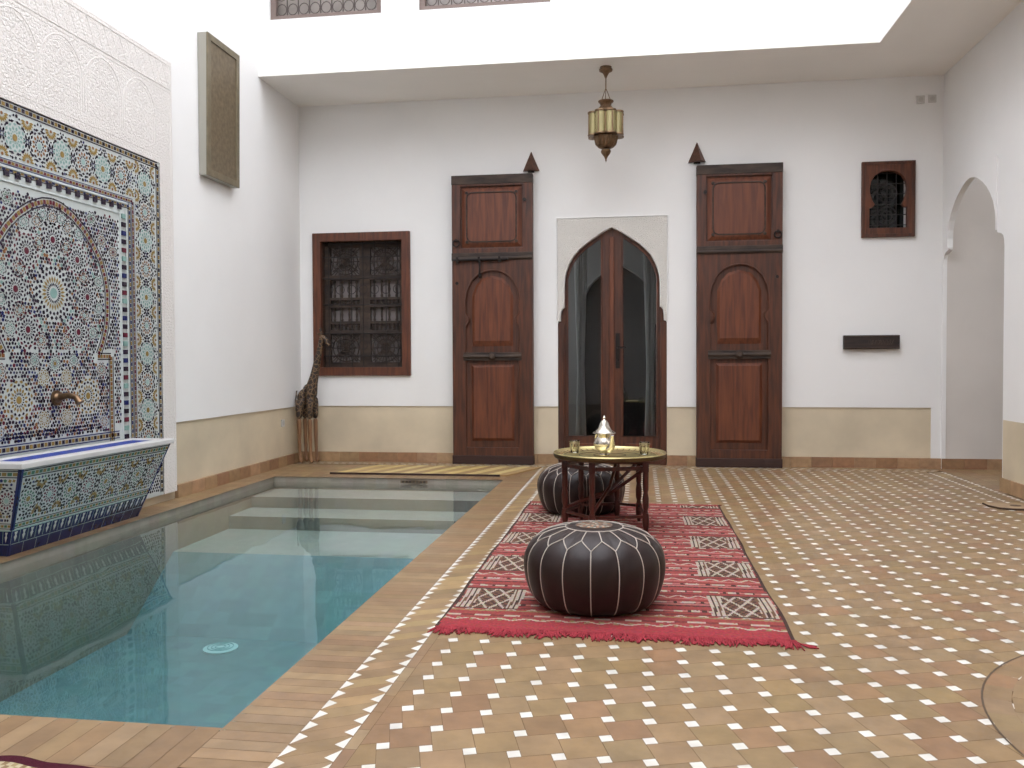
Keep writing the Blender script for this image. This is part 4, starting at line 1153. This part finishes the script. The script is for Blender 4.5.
for k in range(48): a = k*pi/24; b.tube([(.295*cos(a), .295*sin(a), .0075), (.325*cos(a), .325*sin(a), .013)], .0016, 5)
b.build('engraved_rings', M['brass'], tr_)
ZTy = TZ-.0115+.0072
tr_.scale = (.955, .955, 1)
tps = .90
tp = thing('silver_teapot', (TX-.030, TY-.04, ZTy), 'silver teapot with tall domed lid standing on the brass tray', 'teapot')
tp.scale = (.95, .95, .88)
b = MB(); b.lathe([(.030,0),(.032,.006),(.026,.014),(.034,.026),(.056,.048),(.066,.072),(.066,.088),(.056,.112),(.043,.130),(.040,.142),(.046,.148)], n=40); b.build('pot_body', M['silver'], tp, True)
b = MB(); b.lathe([(.072,.150),(.071,.154),(.055,.164),(.040,.182),(.031,.205),(.028,.215),(.020,.232),(.009,.240),(.006,.246),(.010,.254),(.006,.262),(.001,.27)], n=40); b.build('lid', M['silver'], tp, True)
b = MB(); b.tube([(.030,-.040,.045),(.048,-.058,.070),(.050,-.070,.110),(.053,-.086,.142)], [.028,.022,.014,.009], 12); b.build('spout', M['silver'], tp, True)
b = MB(); b.tube([(-.025,.035,.135),(-.05,.075,.14),(-.062,.092,.10),(-.05,.078,.055),(-.032,.05,.045)], .006, 8); b.build('handle', M['silver'], tp, True)
def tea(x, y, label):
    t = thing('tea_glass', (x, y, ZTy), label, 'glass', 'tea glasses on the brass tray')
    b = MB(); b.lathe([(.022,0),(.024,.002),(.0275,.040),(.031,.075),(.030,.076),(.0265,.040),(.0225,.006),(.0,.005)], n=28); b.build('cup', M['tumbler'], t, True)
    b = MB()
    for z in (.058, .066): b.tube([(.0303*cos(a*pi/14), .0303*sin(a*pi/14), z) for a in range(28)], .0014, 5, closed=True)
    for k in range(10): a = k*pi/5; b.tube([(.0268*cos(a), .0268*sin(a), .02), (.0296*cos(a), .0296*sin(a), .055)], .0016, 4)
    b.build('gilt_pattern', basic('gilt', (206, 190, 150), .4, .5), t)
tea(TX-.215, TY+.09, 'small clear tea glass on the left side of the brass tray')
tea(TX+.205, TY+.03, 'small clear tea glass on the right side of the brass tray')

# ------------------------------------------------------------ giraffe figure
gi = thing('giraffe_statue', (-3.245, 8.13, .001), 'carved wooden giraffe figure standing in the back left corner', 'statue')
def skin(name, chain, edges, mat, parent, sub=1):
    me = bpy.data.meshes.new(name); me.from_pydata([c[:3] for c in chain], edges, []); o = bpy.data.objects.new(name, me); C.objects.link(o); o.parent = parent
    md = o.modifiers.new('skin', 'SKIN'); md.use_smooth_shade = True
    if not me.skin_vertices: me.skin_vertices.new(name='')
    for i, c in enumerate(chain):
        r = c[3]; me.skin_vertices[0].data[i].radius = (r, r) if not isinstance(r, tuple) else r
    me.skin_vertices[0].data[0].use_root = True
    s = o.modifiers.new('sub', 'SUBSURF'); s.levels = sub; s.render_levels = sub
    me.materials.append(mat); return o
mg, ntg, bg_ = nodes('giraffe paint'); bg_.inputs['Roughness'].default_value = .6
tcg = N(ntg, 'ShaderNodeTexCoord'); vg = N(ntg, 'ShaderNodeTexVoronoi', feature='DISTANCE_TO_EDGE'); vg.inputs['Scale'].default_value = 26
ntg.links.new(tcg.outputs['Object'], vg.inputs['Vector'])
rg = N(ntg, 'ShaderNodeValToRGB'); rg.color_ramp.elements[0].position = .04; rg.color_ramp.elements[1].position = .10
rg.color_ramp.elements[0].color = (*lin((132, 104, 74)), 1); rg.color_ramp.elements[1].color = (*lin((46, 32, 26)), 1)
ntg.links.new(vg.outputs['Distance'], rg.inputs[0]); ntg.links.new(rg.outputs[0], bg_.inputs['Base Color'])
body = [(-.045, 0, .70, .068), (.04, -.005, .725, .062), (.068, -.01, .80, .050), (.095, -.015, .91, .042), (.122, -.02, 1.03, .034), (.152, -.02, 1.15, .029), (.17, -.02, 1.26, .033), (.20, -.022, 1.235, .028), (.232, -.025, 1.18, .020), (.245, -.025, 1.155, .018)]
ed = [(0, 1), (1, 2), (2, 3), (3, 4), (4, 5), (5, 6), (6, 7), (7, 8), (8, 9)]
i0 = len(body)
body += [(.045, -.05, .60, .040), (.048, -.055, .44, .028), (.062, .045, .60, .040), (.066, .05, .44, .027), (-.060, -.05, .58, .044), (-.062, -.055, .44, .030), (-.045, .05, .58, .044), (-.045, .055, .44, .028)]
ed += [(1, i0), (i0, i0+1), (1, i0+2), (i0+2, i0+3), (0, i0+4), (i0+4, i0+5), (0, i0+6), (i0+6, i0+7)]
skin('carved_body', body, ed, mg, gi, 2)
lw = wood('bare leg wood', (120, 84, 56), (160, 118, 80), .5)
for (x, y) in ((.048, -.055), (.066, .05), (-.062, -.055), (-.045, .055)):
    skin('leg', [(x, y, .45, .026), (x+.002, y, .26, .021), (x+.006, y, .09, .017), (x+.014, y-.004, .028, .026), (x+.034, y-.008, .019, .019)], [(0, 1), (1, 2), (2, 3), (3, 4)], lw, gi)
for s in (-1, 1):
    b = MB(); b.tube([(.165, -.02+s*.014, 1.28), (.153, -.02+s*.020, 1.335)], [.007, .009], 8); b.build('horn', mg, gi, True)
    b = MB(); b.tube([(.160, -.02+s*.022, 1.27), (.143, -.02+s*.055, 1.285)], [.012, .004], 8); b.build('ear', mg, gi, True)
b = MB(); b.tube([(-.105, 0, .72), (-.118, 0, .62), (-.112, 0, .52)], [.008, .006, .011], 8); b.build('tail', mg, gi, True)

# ------------------------------------------------------------ mats and floor cover
t = thing('slatted_bath_mat', (-1.93, 7.64, .001), 'yellow and brown striped slatted mat lying between the pool steps and back wall', 'mat')
b = MB(); sl = [(226, 200, 136), (214, 186, 120), (184, 150, 100), (172, 138, 92)]
n = 16; w0, w1 = -.70, .88
for k in range(n):
    x = w0+(w1-w0)*k/n; g = .004; q = .16
    c = jit(sl[k % 2*2+random.randint(0, 1)], .08, .02)
    xs = (w1-w0)/n-g
    pts = [(x-q*.5, -.27), (x-q*.5+xs, -.27), (x+q+xs, .36), (x+q, .36)]
    b.mesh([(p[0], p[1], .0) for p in pts]+[(p[0], p[1], .011) for p in pts], [(0,3,2,1),(4,5,6,7),(0,1,5,4),(1,2,6,5),(2,3,7,6),(3,0,4,7)], c)
b.build('slat', attr_mat('bamboo slats', .5, .1, 20), t)
b = MB(); b.box(w0-.10, w1-.14, -.285, -.272, 0, .016); b.build('front_binding', basic('dark binding', (52, 30, 28), .7), t)

t = thing('woven_mat', (-2.0, 1.62, .001), 'cream woven mat with dark wavy binding at the near edge of the pool', 'mat', None, -.05)
b = MB(); n, mm = 120, 50
def wav(x): return .33+.010*sin(x*17)+.006*sin(x*31+1)
for i in range(n):
    for j in range(mm):
        x0_, x1_ = -.9+1.75*i/n, -.9+1.75*(i+1)/n; ya = -.5+(wav(x0_)+.5)*j/mm; yb = -.5+(wav(x0_)+.5)*(j+1)/mm
        c = (196, 180, 148) if (i+j) % 2 else ((150, 124, 92) if (i//2+j) % 3 else (170, 150, 110))
        if j >= mm-2: c = (78, 32, 44)
        ya2 = -.5+(wav(x1_)+.5)*j/mm; yb2 = -.5+(wav(x1_)+.5)*(j+1)/mm
        b.face([(x0_,ya,.010),(x1_,ya2,.010),(x1_,yb2,.010),(x0_,yb,.010)], lin(c))
b.box(-.895, .845, -.495, .30, 0, .009, lin((90, 70, 60)))
b.build('mat_weave', M['rug'], t)

t = thing('floor_access_cover', (2.52, 6.22, .001), 'thin rounded access cover with finger hole on the floor near the right arch', 'cover')
b = MB()
pts = [(-.16, .10), (-.165, .0), (-.13, -.09), (-.06, -.125), (.18, -.125), (.18, .10)]
plate(b, pts, [], lambda u, v, w_: (u, v, .012-w_), .012); fix_normals(b.build('cover_plate', basic('cover stone', (176, 148, 116), .6, var=.1), t, bevel=.003))
b = MB(); b.tube([(-.165, .10, .006), (-.17, .0, .006), (-.135, -.095, .006), (-.06, -.130, .006), (.18, -.130, .006)], .006, 6); b.build('cover_edge', basic('cover edge', (88, 66, 52), .7), t)
b = MB(); b.lathe([(.035, .0122), (.035, .0135), (0, .0135)], -.0, -.01, 16); b.build('finger_hole', basic('finger hole', (110, 86, 68), .7), t)

# small pieces belong to the part they sit on (all parts share their thing's frame)
SUB = {'panel_beading': 'raised_panel', 'arch_moulding': 'stiles', 'shaded_rim_underside': 'tray_plate', 'brass_ribs': 'glass_body', 'tablet_face': 'tablet_frame',
       'relief_moulding': 'panel_backing', 'blue_lining': 'marble_rim'}
for o in list(bpy.data.objects):
    base = o.name.split('.')[0]
    if base in SUB and o.parent:
        for q in bpy.data.objects:
            if q.parent == o.parent and q.name.split('.')[0] == SUB[base]:
                o.parent = q
                break
